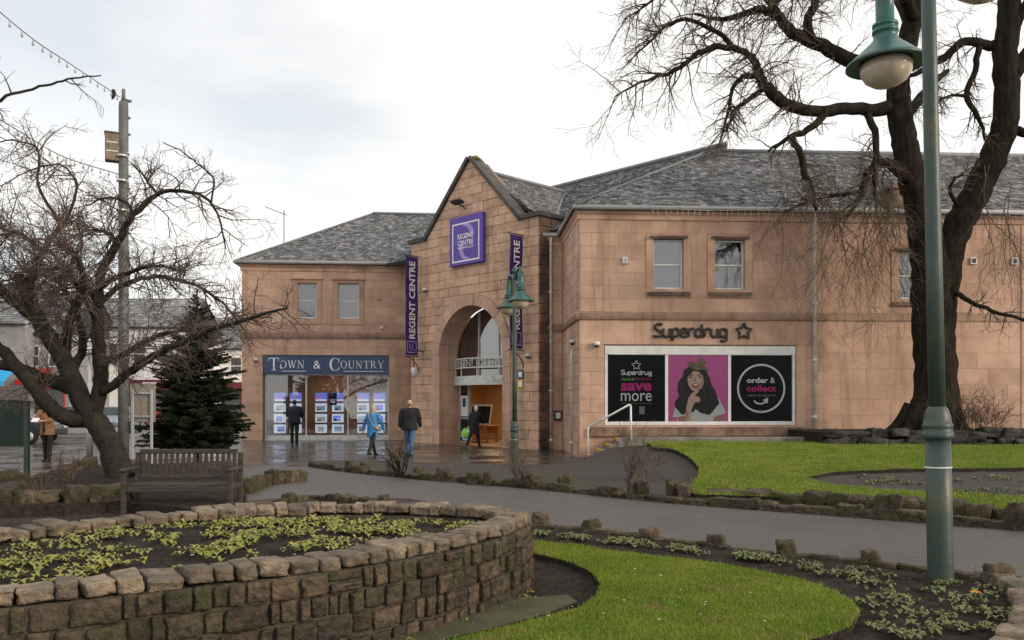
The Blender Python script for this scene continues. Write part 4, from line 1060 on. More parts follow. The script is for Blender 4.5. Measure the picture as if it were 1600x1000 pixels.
# edging stones
def edging(name, label, pts, spec, step, meshes=EDGE, hb=(.12,.2), depth=.24, hump=None, z=0.0, zfun=None, gap=.015):
    o0 = Vector((pts[0][0], pts[0][1], 0)); e = empty(name, o0, 0, label, 'edging')
    P = catmull([Vector((p[0],p[1],0)) for p in pts], 8); acc = [0]
    for a, b in zip(P, P[1:]): acc.append(acc[-1] + (b-a).length)
    s = 0; k = 0
    while s < acc[-1]-.05:
        l_ = step*rnd.uniform(.65, 1.45); m = s + l_/2
        i = max(0, min(len(P)-2, next((q for q in range(len(acc)-1) if acc[q+1] >= m), len(P)-2)))
        t = (m-acc[i])/max(1e-6, acc[i+1]-acc[i]); c = P[i].lerp(P[i+1], min(1,t)); d = P[i+1]-P[i]; an = math.atan2(d.y, d.x)
        h = rnd.uniform(*hb); zz = z + (zfun(c.x,c.y) if zfun else 0)
        inst('stone', rnd.choice(meshes), e, (c.x-o0.x, c.y-o0.y, zz+h/2-.03), (rnd.uniform(-.12,.12), rnd.uniform(-.09,.09), an+rnd.uniform(-.2,.2)), (l_-gap, depth*rnd.uniform(.8,1.15), h))
        s += l_; k += 1
    for hx in (hump or []):
        px, py, hh, wd = hx; c = gp(px, py); 
        inst('stone', rnd.choice(meshes), e, (c.x-o0.x, c.y-o0.y, hh/2-.02), (rnd.uniform(-.08,.08), rnd.uniform(-.06,.06), rnd.uniform(-.5,.5)), (wd, wd*.8, hh))
    return e
far_humps = [(545,733,.26,.2),(570,738,.3,.24),(612,744,.34,.26),(655,748,.3,.24),(692,752,.34,.28),(740,757,.3,.3),(762,759,.33,.2),(822,763,.36,.2),(835,764,.33,.2),(882,767,.36,.28),(990,780,.44,.24),(1005,781,.42,.22),(1052,784,.42,.24),(1070,786,.38,.24),(1378,812,.42,.2),(1398,813,.44,.2),(1590,829,.42,.3)]
edging('stone_edging', 'rough mossy stones edging the far side of the tarmac path', FAR_EDGE[:-1], None, .34, hb=(.12,.22), depth=.24, gap=-.04, hump=[(a,b,c*.88,d*.85) for a,b,c,d in far_humps])
edging('stone_edging', 'low second row of stones behind the far path edging', [(p.x+.25,p.y+.3) for p in FAR_EDGE[6:-1]], None, .5, hb=(.2,.3), depth=.3, z=.02)
near_humps = [(845,822,.19,.2),(925,833,.18,.2),(1015,845,.18,.19),(1118,857,.18,.18),(1228,870,.19,.18),(1360,886,.19,.17),(1558,916,.22,.2)]
edging('stone_edging', 'thin stone kerb with spaced upright stones on the near side of the path', NEAR_EDGE, None, .36, hb=(.07,.11), depth=.12, hump=near_humps)
edging('stone_edging', 'grey coping stones at the corner bed below the lamp post', [gp(1550,913), gp(1592,935), gp(1606,970), gp(1590,1010), gp(1560,1040)], None, .26, meshes=COPE, hb=(.13,.18), depth=.2)
# round planter
PC = Vector((-2.19, 6.43, 0)); PH = .70
_rim = [(.12,7.62),(-.14,8.05),(-.63,8.30),(-1.55,8.48),(-2.46,8.25),(-3.2,7.8),(-4.02,6.9),(-4.62,5.75),(-4.62,4.75),(-3.85,4.22),(-2.79,4.47),(-2.2,4.80),(-1.25,5.42),(-.52,6.15),(-.04,6.95)]
_q = _rim[-2:] + _rim + _rim[:3]; _c = catmull([(a_,b_,0) for a_,b_ in _q], 12)[24:24+12*len(_rim)]; _n = len(_c)
def pel(t, off=0.0):
    f = (t/(2*math.pi) % 1)*_n; i = int(f) % _n; k_ = f-int(f); p = _c[i].lerp(_c[(i+1) % _n], k_)
    d = (_c[(i+3) % _n]-_c[i-2]).normalized()
    return p + Vector((d.y, -d.x, 0))*off
pt = empty('round_planter', PC, 0, 'raised round stone planter bed with rough coping stones', 'planter')
tt = np.linspace(0, 2*math.pi, 721); ppos = [pel(t) for t in tt]; al = [0]
for a, b in zip(ppos, ppos[1:]): al.append(al[-1] + (b-a).length)
PER = al[-1]
def pt_at(s, off=0.0):
    s %= PER; t = float(np.interp(s, al, tt)); p = pel(t, off); q = pel(t+.004, off); d = q-p
    return p, math.atan2(d.y, d.x)
mb = MB(); n = 120; v = []
for i in range(n):
    for off, z in ((.035,-.05),(.035,PH-.11),(-.26,PH-.12),(-.26,.2)):
        p = pel(2*math.pi*i/n, off)-PC; v.append((p.x,p.y,z))
mb.add(v, [(4*i+j, 4*((i+1) % n)+j, 4*((i+1) % n)+j+1, 4*i+j+1) for i in range(n) for j in range(3)], 0, True); mb.build('core', M['planter_core'], pt)
s = 0
while s < PER-.06:
    l_ = min(rnd.choice((.13,.155,.175,.20,.22)), PER-s); p, an = pt_at(s+l_/2, -.12); p -= PC
    h = rnd.uniform(.075,.105)
    inst('coping_stone', rnd.choice(COPE), pt, (p.x,p.y,PH-.105+h/2+rnd.uniform(-.006,.008)), (rnd.uniform(-.09,.09), rnd.uniform(-.07,.07), an+rnd.uniform(-.09,.09)), (l_-.018, rnd.uniform(.24,.31), h)); s += l_
rows = [(.0,.15),(.15,.30),(.30,.45),(.45,.60)]
for ri, (a, b) in enumerate(rows):
    s = .1*ri
    while s < PER+.1*ri-.05:
        l_ = rnd.choice((.08,.10,.12,.14,.17,.24))*rnd.uniform(.85,1.15); p, an = pt_at(s+l_/2, .0)
        # only the outer face that looks towards the lawn or the camera carries loose-laid stones in view
        q = p-PC
        split = l_ > .2 and rnd.random() < .4
        hs = ((a, (a+b)/2), ((a+b)/2, b)) if split else ((a, b),)
        for z0_, z1_ in hs:
            inst('wall_stone', rnd.choice(WALLST), pt, (q.x,q.y,(z0_+z1_)/2+rnd.uniform(-.008,.008)), (rnd.uniform(-.05,.05), rnd.uniform(-.05,.05), an+rnd.uniform(-.05,.05)), (l_-.02, rnd.uniform(.10,.16), z1_-z0_-rnd.uniform(.012,.03)))
        s += l_
psoil = [(pel(2*math.pi*i/60, -.24).x-PC.x, pel(2*math.pi*i/60, -.24).y-PC.y) for i in range(60)]
def pz(x, y): return .55 + .07*max(0, 1-(x*x/5+y*y/2.4))
sheet('soil', psoil, .06, pz, M['soil'], .05, clod(8,.035,8), parent=pt)

# left bed round the small tree
zb = .22
lb_px = [(-200,800),(0,797),(100,793),(190,787),(300,800),(385,776),(375,740),(300,728),(210,728),(180,732),(120,738),(60,748),(0,757),(-200,775)]
lb = [gp(a,b,.12) for a,b in lb_px]
soil3 = sheet('soil_bed', lb, .3, lambda x,y: .16, M['soil'], .2, clod(3,.04,12)); tag(soil3, kind='structure')
edging('stone_edging', 'mossy stones edging the tree bed on the street side', [gp(-120,770), gp(0,758), gp(70,752), gp(150,735), gp(215,730)], None, .5, hb=(.16,.36), depth=.3)
edging('stone_edging', 'rough orange-brown boulders edging the tree bed behind the planter', [gp(-120,806), gp(0,803), gp(90,801), gp(170,797)], None, .55, hb=(.32,.5), depth=.45)
edging('stone_edging', 'short row of upright stones beside the bench end', [gp(386,772), gp(400,765), gp(425,757), gp(470,752)], None, .24, hb=(.2,.34), depth=.24)
edging('stone_edging', 'low stones between the bench and the path', [gp(430,788), gp(490,780), gp(545,786), gp(600,790)], None, .22, hb=(.10,.2), depth=.18)

# retaining kerb, rock wall, steps, handrail
kw = MB(); kw.bbox(3.35, 8.5, 24.15, 24.4, 0.0, .68, .02); o = kw.build('retaining_kerb', M['concrete']); tag(o, 'long low concrete kerb below the pharmacy window', 'kerb')
tw = MB(); tw.box(3.35, 8.5, 24.402, 25.7, 0, .62); o = tw.build('raised_walkway', M['concrete']); tag(o, kind='structure')
bk = MB(); bk.box(8.502, 19, 22.75, 27, 0, .86); o = bk.build('raised_bed', M['soil']); tag(o, kind='structure')
rk = empty('rock_wall', (8.5,22.55,0), 0, 'low wall of dark rocks below the big tree', 'wall')
for row in range(3):
    x = 0
    while x < 9:
        l_ = rnd.uniform(.25,.7); inst('rock', rnd.choice(ROCK), rk, (x+l_/2, rnd.uniform(-.05,.12)+row*.06, .30+row*.25+rnd.uniform(-.03,.05)), (rnd.uniform(-.15,.15),rnd.uniform(-.1,.1),rnd.uniform(-.15,.15)), (l_,.45,rnd.uniform(.22,.34))); x += l_
stp = empty('garden_steps', (2.25,24.75,0), 0, 'short flight of steps with yellow-painted edges beside the handrail', 'steps')
for i in range(4):
    mb = MB(); mb.bbox(i*.28, 1.12, -.55, .55, i*.155, (i+1)*.155, .012); mb.build('step', M['concrete'], stp)
    mb = MB(); mb.box(i*.28-.004, i*.28+.06, -.5, .5, (i+1)*.155+.001, (i+1)*.155+.006); mb.box(i*.28-.006, i*.28-.001, -.5,.5,(i+1)*.155-.07,(i+1)*.155); mb.build('nosing', M['yellow_paint'], stp)
hr = empty('handrail', (2.2,24.1,0), 0, 'white tubular handrail beside the steps', 'handrail')
mb = MB(); mb.tube([(0,0,0),(0,0,.92),(.03,0,.97)], .03, 8); mb.build('post', M['white_paint'], hr)
mb = MB(); mb.tube([(.03,0,.97),(1.2,0,1.62),(1.24,0,1.6)], .03, 8); mb.build('rail', M['white_paint'], hr)
mb = MB(); mb.tube([(1.24,0,1.6),(1.25,0,.6)], .03, 8); mb.build('post', M['white_paint'], hr)

# ------------------------------------------------------------ street furniture
def lamp_post(name, loc, rz, label, tilt=(0,0), D=0.0):
    o = empty(name, loc, rz, label, 'street lamp', 'green twin-headed street lamps')
    o.rotation_euler = (tilt[0], tilt[1], rz)
    K = -.16+D
    mb = MB(); mb.lathe([(.118,-.1),(.115,.0),(.112,.6),(.110,1.52+K)], 24); mb.build('base', M['post_green'], o)
    mb = MB(); mb.lathe([(r_,z_+K) for r_,z_ in ((.10,1.50),(.134,1.52),(.138,1.57),(.128,1.575),(.128,1.62),(.132,1.63),(.132,1.655),(.12,1.66),(.115,1.72),(.095,1.79),(.072,1.82),(.05,1.83))], 24); mb.build('collar', M['post_green'], o)
    mb = MB(); mb.lathe([(.075,1.60+D),(.072,3.0+D),(.066,4.6+D),(.062,6.2+D),(.02,6.22+D)], 20); mb.build('post', M['post_green'], o)
    mb = MB(); mb.lathe([(.0,6.2+D),(.08,6.22+D),(.09,6.29+D),(.05,6.36+D),(.0,6.44+D)], 14); mb.build('finial', M['lamp_green'], o)
    mb = MB(); mb.lathe([(.108,1.08+D),(.118,1.085+D),(.118,1.095+D),(.108,1.10+D)], 20); mb.build('cable_tie', M['white_pipe'], o)
    U = .27+D
    for s in (-1, 1):
        mb = MB(); mb.tube(catmull([(0,0,6.0+D),(s*.4,0,6.18+D),(s*.78,0,6.24+D),(s*.93,0,6.2+D),(s*.95,0,6.08+D)],5), .045, 10); arm = mb.build('arm', M['lamp_green'], o)
        x = s*.95
        mb = MB(); mb.lathe([(r_,z_+U) for r_,z_ in ((.05,5.86),(.088,5.84),(.090,5.60),(.092,5.40),(.128,5.395),(.128,5.365),(.118,5.36),(.118,5.335),(.130,5.33),(.130,5.30),(.118,5.295),(.120,5.24),(.15,5.20),(.25,5.11),(.35,5.02),(.395,4.985),(.40,4.96),(.385,4.955),(.25,5.0),(.10,5.04))], 32, (x,0,0)); sh = mb.build('lamp_shade', M['lamp_green'], o)
        mb = MB(); mb.lathe([(r_,z_+U) for r_,z_ in ((.05,5.03),(.24,5.00),(.262,4.95),(.25,4.88),(.21,4.81),(.13,4.755),(.02,4.735))], 28, (x,0,0)); mb.build('globe', M['lamp_globe'], sh)
    return o
lamp_post('street_lamp', (4.01,7.78,0), R(88.5), 'green twin-headed lamp post standing near in the soil bed', (R(-1.2),0))
lamp_post('street_lamp', (.08,25.6,0), R(101), 'green twin-headed lamp post standing in front of the entrance arch', (0,0), -.55)

# bench
bn = empty('park_bench', (-5.1,12.9,0), R(2), 'weathered slatted wooden bench behind the round planter', 'bench')
BW = .80
for s in (-1, 1):
    mb = MB(); mb.bbox(s*BW-.035,s*BW+.035,-.29,-.22,0,.64,.008); mb.build('leg', M['bench_wood'], bn)
    mb = MB(); mb.bbox(s*BW-.035,s*BW+.035,.20,.27,0,.92,.008, M=Matrix.Rotation(R(-4),4,'X')); mb.build('leg', M['bench_wood'], bn)
    mb = MB(); mb.bbox(s*BW-.045,s*BW+.045,-.33,.24,.64,.685,.012); mb.build('armrest', M['bench_wood'], bn)
    mb = MB(); mb.bbox(s*BW-.03,s*BW+.03,-.22,.2,.36,.43,.008); mb.build('side_rail', M['bench_wood'], bn)
mb = MB(); mb.bbox(-BW+.036,BW-.036,-.285,-.245,.33,.42,.008); mb.build('apron', M['bench_wood'], bn)
for k in range(5):
    mb = MB(); y = -.26+k*.1; mb.bbox(-BW+.036,BW-.036,y,y+.075,.422,.447,.006); mb.build('seat_slat', M['bench_wood'], bn)
mb = MB(); mb.bbox(-BW+.036,BW-.036,.25,.29,.88,.955,.01); mb.build('top_rail', M['bench_wood'], bn)
mb = MB(); mb.bbox(-BW+.036,BW-.036,.225,.262,.49,.55,.008); mb.build('lower_rail', M['bench_wood'], bn)
for k in range(17):
    x = -BW+.09+k*(2*BW-.18)/16; mb = MB(); mb.bbox(x-.027,x+.027,-.011,.011,.0,.345,.004); mb.build('back_slat', M['bench_wood'], bn, (0,.245,.543), (R(-4),0,0))

# tall pole with box, festoon cables and a bird
pd = 24.0; pb_ = at(193,628,pd); PX, PY = pb_.x, pb_.y
pole = empty('lighting_column', (PX,PY,0), 0, 'tall grey column wrapped with silver bands behind the small tree', 'pole')
mb = MB(); mb.lathe([(.15,0),(.145,3),(.13,10.2),(.12,10.35),(.05,10.36)], 16); mb.build('shaft', M['pole_metal'], pole)
mb = MB(); mb.lathe([(.05,10.36),(.05,10.72),(.02,10.73)], 10); mb.build('spigot', M['pole_metal'], pole)
for py_ in (153,181,207,239,245,272,284,292,330,360):
    z = at(193,py_,pd).z; mb = MB(); mb.lathe([(.12,z-.03),(.152,z-.025),(.152,z+.025),(.12,z+.03)], 14); mb.build('band', M['tinsel'], pole, rot=(R(rnd.uniform(-1,1)),0,0))
bxo = empty('wooden_box', (PX-.30,PY-.05,8.62), R(25), 'small wooden box fixed high on the grey column', 'box')
mb = MB(); mb.bbox(-.19,.19,-.17,.17,0,.78,.015); mb.build('case', M['weathered_wood'], bxo)
mb = MB(); mb.bbox(-.21,.21,-.20,.19,.782,.82,.01); mb.build('lid', M['weathered_wood'], bxo)
mb = MB()
for zz in (.25,.5): mb.box(-.15,.15,-.176,-.171,zz,zz+.03)
mb.build('batten', M['white_pipe'], bxo)
def festoon(name, pts, label, nb):
    o = empty(name, pts[0], 0, label, 'lights'); o0 = Vector(pts[0]); P = catmull([Vector(p)-o0 for p in pts], 10)
    mb = MB(); mb.tube(P, .012, 4); mb.build('cable', M['wire'], o)
    q = [0]
    for a, b in zip(P, P[1:]): q.append(q[-1]+(b-a).length)
    for k in range(nb):
        s = q[-1]*(k+.5)/nb; i = next(j for j in range(len(q)-1) if q[j+1] >= s); p = P[i].lerp(P[i+1], (s-q[i])/(q[i+1]-q[i]))
        mb = MB(); mb.lathe([(.008,0),(.016,-.01),(.016,-.06),(.028,-.08),(.026,-.12),(.008,-.14)], 7, p); mb.build('bulb', M['bulb'], o)
festoon('festoon_lights', [at(188,152,pd), at(110,100,20), at(50,60,17.5), at(-40,-15,15)], 'festoon cable of bulbs running from the column top to the upper left', 16)
festoon('festoon_lights', [at(188,273,pd), at(100,245,21), at(30,205,18.5), at(-60,150,16)], 'lower festoon cable of bulbs behind the bare twigs', 18)
bd = empty('bird', at(177,151,23.3), R(20), 'dark bird perched on the festoon cable beside the column', 'bird')
mb = MB(); B = [Vector((0,-.17,-.09)),Vector((0,-.09,-.02)),Vector((0,0,.06)),Vector((0,.05,.14)),Vector((0,.08,.20)),Vector((0,.12,.225)),Vector((0,.17,.22))]
mb.tube(B, [.015,.05,.075,.065,.05,.03,.006], 10); mb.build('body', M['print_black'], bd)
mb = MB(); mb.box(-.03,.03,-.30,-.12,-.012,.0, M=Matrix.Rotation(R(30),4,'X')); mb.build('tail', M['print_black'], bd)
mb = MB(); mb.tube([(-.02,0,0),(-.02,.01,-.06)], .006, 4); mb.tube([(.02,0,0),(.02,.01,-.06)], .006, 4); mb.build('leg', M['print_black'], bd)

# boards and posts on the left
nbp = gp(42,748)
nb = empty('notice_board', nbp, R(-4), 'dark green board with cream header on posts by the tree bed', 'board')
mb = MB(); mb.bbox(-.05,.05,-.05,.05,0,1.72,.008); mb.build('post', M['post_green'], nb)
mb = MB(); mb.bbox(-1.5,-1.4,-.05,.05,0,1.72,.008); mb.build('post', M['post_green'], nb)
mb = MB(); mb.bbox(-1.4,-.05,-.03,.03,.72,1.74,.008); mb.build('panel', pm('board_green', (.012,.03,.022), (.02,.04,.03), 3, .6), nb)
mb = MB(); mb.bbox(-1.5,.0,-.06,.06,1.742,2.06,.01); mb.build('header', pm('cream_board', (.20,.17,.14), (.28,.25,.21), 2, .7), nb)
n2 = at(222,628,21.5)
fb = empty('empty_notice_frame', (n2.x,21.5,0), R(3), 'grey steel notice frame on two legs beside the spruce', 'board')
for s in (-1, 1):
    mb = MB(); mb.bbox(s*.24-.03,s*.24+.03,-.03,.03,0,2.0,.006); mb.build('leg', M['grey_metal'], fb)
for z in (2.06, 1.28, .98+.3):
    pass
mb = MB(); mb.bbox(-.32,.32,.031,.06,1.18,2.18,.006); mb.build('back_panel', pm('board_back', (.22,.19,.16), (.3,.27,.235), 2, .7), fb)
for z in (1.9,1.3):
    mb = MB(); mb.bbox(-.209,.209,-.02,.02,z,z+.05,.005); mb.build('rail', M['grey_metal'], fb)
sp = at(140,628,26)
sg = empty('camera_post', (sp.x,26,0), R(10), 'pale slim post carrying a white box behind the small tree', 'post')
mb = MB(); mb.lathe([(.10,0),(.10,1.1),(.06,1.15),(.055,3.2),(.02,3.21)], 12); mb.build('post', M['grey_metal'], sg)
mb = MB(); mb.bbox(-.27,.15,-.2,.2,3.22,3.66,.02); mb.build('box', M['white_paint'], sg)
# ------------------------------------------------------------ trees
class TreeB:
    def __init__(s, seed): s.r = random.Random(seed); s.tw = MB(); s.n = 0
    def twig(s, p, d, length, rad, lvl, droop, wob, spread, maxl, kids, up=0.0):
        r = s.r; seg = max(3, int(length/.16)) if lvl < 2 else 4
        seg = min(seg, 9); pts = [p.copy()]; rads = [rad]; st = length/seg; dirs = []
        for i in range(seg):
            d = d + Vector((r.gauss(0,wob), r.gauss(0,wob), r.gauss(0,wob)))
            d.z += (-droop + up)*st; d.normalize(); p = p + d*st; pts.append(p.copy()); dirs.append(d.copy()); rads.append(max(.0035, rad*(1-.75*(i+1)/seg)))
        s.tw.tube(pts, rads, 5 if lvl == 0 else (4 if lvl == 1 else 3), cap=False); s.n += 1
        if lvl < maxl:
            k = kids[min(lvl, len(kids)-1)]; k = max(1, int(k*r.uniform(.7,1.3)))
            for j in range(k):
                t = r.uniform(.2,1); i = min(seg-1, int(t*seg)); q = pts[i].lerp(pts[i+1], t*seg-i)
                ax = dirs[i].orthogonal().normalized(); ax = Matrix.Rotation(r.uniform(0,6.28),3,dirs[i]) @ ax
                nd = (dirs[i]*math.cos(spread) + ax*math.sin(spread)*r.uniform(.7,1.3)).normalized()
                s.twig(q, nd, length*r.uniform(.35,.7)*(1.1-t*.4), max(.0035, rads[i]*r.uniform(.45,.65)), lvl+1, droop, wob, spread, maxl, kids, up)
    def limb(s, mb, pts, rads, n=8, sub=4, jitter=0):
        P = catmull(pts, sub); RR = interp(rads, sub)
        if jitter: P = [p + Vector((s.r.gauss(0,jitter), s.r.gauss(0,jitter), s.r.gauss(0,jitter)))*min(1,i) for i, p in enumerate(P)]
        mb.tube(P, RR, n); return P, RR
    def dress(s, P, RR, count, length, rad, droop, wob, spread, maxl, kids, t0=.2, up=0.0, bias=None):
        for _ in range(count):
            t = s.r.uniform(t0, 1)*(len(P)-1); i = min(len(P)-2, int(t)); q = P[i].lerp(P[i+1], t-i); d = (P[i+1]-P[i]).normalized()
            ax = Matrix.Rotation(s.r.uniform(0,6.28),3,d) @ d.orthogonal().normalized(); sp_ = spread*s.r.uniform(.7,1.5)
            nd = d*math.cos(sp_)+ax*math.sin(sp_)
            if bias is not None: nd = (nd + bias).normalized()
            s.twig(q, nd, length*s.r.uniform(.5,1.3), min(rad, RR[i]*.7), 0, droop, wob, spread, maxl, kids, up)

# big weeping tree on the right
BT = empty('bare_tree', (11.9,23.7,.8), 0, 'huge bare two-stemmed tree with drooping twigs before the right wing', 'tree')
BO = Vector((11.9,23.7,.8)); TD = 23.7
tb = TreeB(21)
def bt(px, py, dd=0.0): return at(px, py, TD+dd)-BO
def pr(wpx): return wpx/2/F*TD
mbt = MB()
S1 = tb.limb(mbt, [bt(1460,690),bt(1462,655),bt(1462,600),bt(1458,500),bt(1453,430),bt(1443,350),bt(1431,300),bt(1419,250),bt(1410,205),bt(1403,160)], [pr(w) for w in (108,80,62,60,56,48,42,39,37,36)], 18, 6, .022)
S2 = tb.limb(mbt, [bt(1466,520,.1),bt(1474,450,.05),bt(1482,400,0),bt(1496,355,-.05),bt(1520,308,-.1),bt(1550,250,-.3),bt(1572,185,-.5),bt(1571,80,-.6),bt(1580,0,-.7),bt(1590,-90,-.7)], [pr(w) for w in (46,44,43,43,42,40,37,35,32,27)], 16, 6, .022)
for k in range(7):                                        # root flare
    a = k*.9+.2; tb.limb(mbt, [Vector((math.cos(a)*.45,math.sin(a)*.3,.75)),Vector((math.cos(a)*.8,math.sin(a)*.5,.25)),Vector((math.cos(a)*1.3,math.sin(a)*.8,-.05))], [.28,.22,.08], 8, 3)
lm = mbt
def BL(pts, ws, cnt, ln=1.1, droop=.35, maxl=2, kids=(5,3), n=8, t0=.25, wob=.16, up=0):
    P, RR = tb.limb(lm, [bt(*p) for p in pts], [pr(w) for w in ws], n, 4, .015)
    tb.dress(P, RR, int(cnt*1.9), ln, .022, droop, wob, .9, maxl, kids, t0, up)
    return P, RR
BL([(1402,165),(1405,120),(1422,50,-.1),(1440,-30,-.2),(1450,-120,-.3)], (36,34,32,28,24), 8, 1.4)
BL([(1400,165),(1370,172,-.1),(1320,170,-.3),(1280,174,-.5),(1235,166,-.7),(1200,138,-.9),(1186,115,-1),(1180,98,-1.1),(1163,82,-1.2),(1125,73,-1.4),(1090,84,-1.6),(1052,112,-1.8),(1012,124,-2),(962,150,-2.1)], (24,21,19,18,18,17,14,12,10,9,8,6,4,2), 46, 1.25, .45)
BL([(1412,118),(1375,108,.1),(1330,95,.3),(1285,72,.5),(1240,52,.6),(1212,24,.7),(1182,16,.8),(1130,30,.9),(1085,22,1)], (28,26,24,22,19,15,12,8,4), 34, 1.2, .35)
BL([(1268,62,.5),(1262,30,.4),(1272,8,.3),(1276,-40,.2)], (16,14,13,11), 8, 1)
BL([(1288,172,-.5),(1285,182,-.55),(1262,204,-.7),(1235,214,-.8),(1200,236,-.9)], (14,12,10,8,3), 9, .7)
BL([(1235,214,-.8),(1250,240,-.85),(1257,270,-.9),(1268,292,-.95),(1275,328,-1)], (10,10,10,8,4), 12, .9, .5)
BL([(1186,118,-1),(1160,120,-1.1),(1145,140,-1.2),(1138,175,-1.25),(1130,205,-1.3)], (9,8,6,5,3), 12, .9, .5)
BL([(1150,78,-1.3),(1120,50,-1.2),(1070,30,-1.3),(1030,50,-1.5),(990,90,-1.6)], (8,7,6,4,2), 22, 1.0, .3)
BL([(1185,118,-1),(1190,140,-1.3),(1150,170,-1.6),(1135,205,-1.7)], (8,8,6,3), 10, .8, .5)
BL([(1355,178,-.2),(1366,205,-.3),(1370,245,-.4),(1366,280,-.5),(1372,320,-.5)], (11,11,10,8,4), 14, 1.1, .6)
BL([(1425,285,-.1),(1385,254,-.35),(1355,270,-.5),(1345,305,-.6),(1322,342,-.7)], (22,15,11,9,4), 16, .9, .5)
BL([(1345,300,-.6),(1310,305,-.7),(1270,312,-.8),(1225,330,-.9)], (7,6,5,2), 14, .8, .5)
BL([(1570,70,-.5),(1540,70,-.6),(1508,64,-.7),(1475,88,-.7),(1440,110,-.6),(1400,128,-.4)], (17,15,13,11,8,4), 14, .9, .25)
BL([(1530,74,-.6),(1524,110,-.65),(1511,148,-.7),(1528,182,-.75),(1540,220,-.8)], (10,9,9,7,3), 10, .7, .4)
BL([(1510,150,-.7),(1480,150,-.8),(1460,165,-.9)], (6,4,2), 5, .5)
BL([(1482,450,-.2),(1515,470,-.5),(1550,486,-.8),(1600,500,-1),(1640,530,-1.2)], (9,7,6,4,2), 10, .7, .2)
BL([(1508,335,-.2),(1484,300,-.4),(1492,280,-.5),(1505,272,-.6)], (7,6,4,2), 6, .6, .1)
BL([(1580,120,-.6),(1620,70,-.5),(1680,40,-.3),(1760,40,0)], (26,22,18,12), 14, 1.3)
BL([(1578,60,-.6),(1600,10,-.9),(1640,-60,-1.2)], (18,14,10), 8, 1.2)
BL([(1570,200,-.3),(1610,210,-.6),(1650,240,-.9),(1690,300,-1)], (16,13,9,5), 14, 1.1, .6)
BL([(1425,40,0),(1400,-10,.6),(1350,-50,1.2),(1270,-70,1.8)], (22,18,13,7), 16, 1.2)
BL([(1430,30,-.2),(1400,-20,-1.2),(1340,-40,-2.2),(1250,-20,-2.8),(1190,20,-3.1)], (22,18,14,9,5), 22, 1.2, .4)
BL([(1404,200,.2),(1440,150,1.0),(1480,110,1.6)], (20,14,8), 10, 1.2)
BL([(1235,54,.6),(1190,-10,.2),(1120,-30,0),(1040,-10,-.2),(975,30,-.3)], (13,11,8,5,2), 26, 1.1, .35)
# long hanging strands before the eaves
for k in range(52):
    px = tb.r.choice((1290,1298,1306,1314,1352,1360,1368,1376,1384,1392,1225,1262,1540,1575)) + tb.r.uniform(-7,7); p = bt(px, tb.r.uniform(255,345), tb.r.uniform(-1.0,.2))
    tb.twig(p, Vector((tb.r.uniform(-.3,.3),tb.r.uniform(-.2,.2),-1)).normalized(), tb.r.uniform(1.0,3.8), .014, 0, .6, .22, .7, 2, (9,2))
lm.build('trunk', M['bark'], BT)
tb.tw.build('twigs', M['twig'], BT)
# small epicormic shoots and scrub at the foot
sf = TreeB(5)
for k in range(90):
    a = sf.r.uniform(0,6.28); p = at(1490+sf.r.uniform(-35,70), 660, 23.0+sf.r.uniform(-.3,.5)); p.z = .85
    sf.twig(p, Vector((sf.r.uniform(-.5,.5),sf.r.uniform(-.4,.3),1)).normalized(), sf.r.uniform(.4,1.15), .008, 0, .15, .12, .7, 2, (5,2))
o = sf.tw.build('scrub', M['twig']); tag(o, 'brown twiggy scrub at the foot of the big tree', 'shrub')
print('big tree twigs', tb.n)

# small crooked tree on the left
SO = gp(188,745,.16); SD = SO.y
ST = empty('crooked_tree', SO, 0, 'leaning mossy bare tree with a tangle of reddish twigs beside the bench', 'tree')
ts = TreeB(33)
def stp_(px, py, dd=0.0): return at(px, py, SD+dd)-SO
def sr(wpx): return wpx/2/F*SD
mst = MB()
ts.limb(mst, [stp_(196,752),stp_(188,738),stp_(176,705),stp_(160,675),stp_(142,650)], [sr(w) for w in (56,44,38,35,34)], 12, 4, .015)
ts.limb(mst, [stp_(144,655),stp_(122,612,-.1),stp_(97,556,-.3),stp_(70,516,-.5),stp_(48,472,-.6),stp_(30,430,-.6)], [sr(w) for w in (32,30,27,24,20,15)], 10, 4, .015)
ls = mst
def SL(pts, ws, cnt, ln=.9, droop=.12, maxl=2, kids=(6,3), t0=.15, wob=.17, up=.1, rad=.016):
    P, RR = ts.limb(ls, [stp_(*p) for p in pts], [sr(w) for w in ws], 7, 4, .01); ts.dress(P, RR, int(cnt*1.45), ln, rad, droop, wob, .9, maxl, kids, t0, up)
SL([(142,652),(112,654,-.1),(90,645,-.2),(68,625,-.3),(50,600,-.4),(24,572,-.5),(0,545,-.6),(-40,520,-.8)], (28,26,24,23,21,20,18,14), 10, .9)
SL([(118,608,.1),(96,600,.2),(62,590,.3),(20,572,.4),(-40,570,.5)], (26,24,22,18,14), 8)
SL([(146,645),(156,610,.1),(157,575,.2),(154,540,.2),(152,490,.2),(154,450,.1),(162,417,0),(180,387,-.1),(195,357,-.2),(211,335,-.3),(246,303,-.4),(276,298,-.5),(309,303,-.6),(330,318,-.7),(345,351,-.8),(353,390,-.8)], (26,24,22,21,18,15,14,13,11,9,7,6,5,4,3,2), 34, .9)
SL([(160,612,.0),(180,600,-.1),(200,584,-.2),(240,556,-.4),(280,537,-.6),(330,515,-.8),(390,498,-1),(450,480,-1.1)], (15,14,13,12,10,8,6,3), 40, .75)
SL([(160,575,.1),(172,560,.3),(190,556,.5),(224,536,.7),(262,520,.9),(310,515,1)], (12,11,10,8,6,3), 26, .8)
SL([(152,480,.2),(175,455,.4),(210,438,.5),(240,433,.6),(272,436,.7),(315,450,.7),(350,475,.7),(385,520,.7)], (10,9,8,7,6,5,4,2), 40, .75)
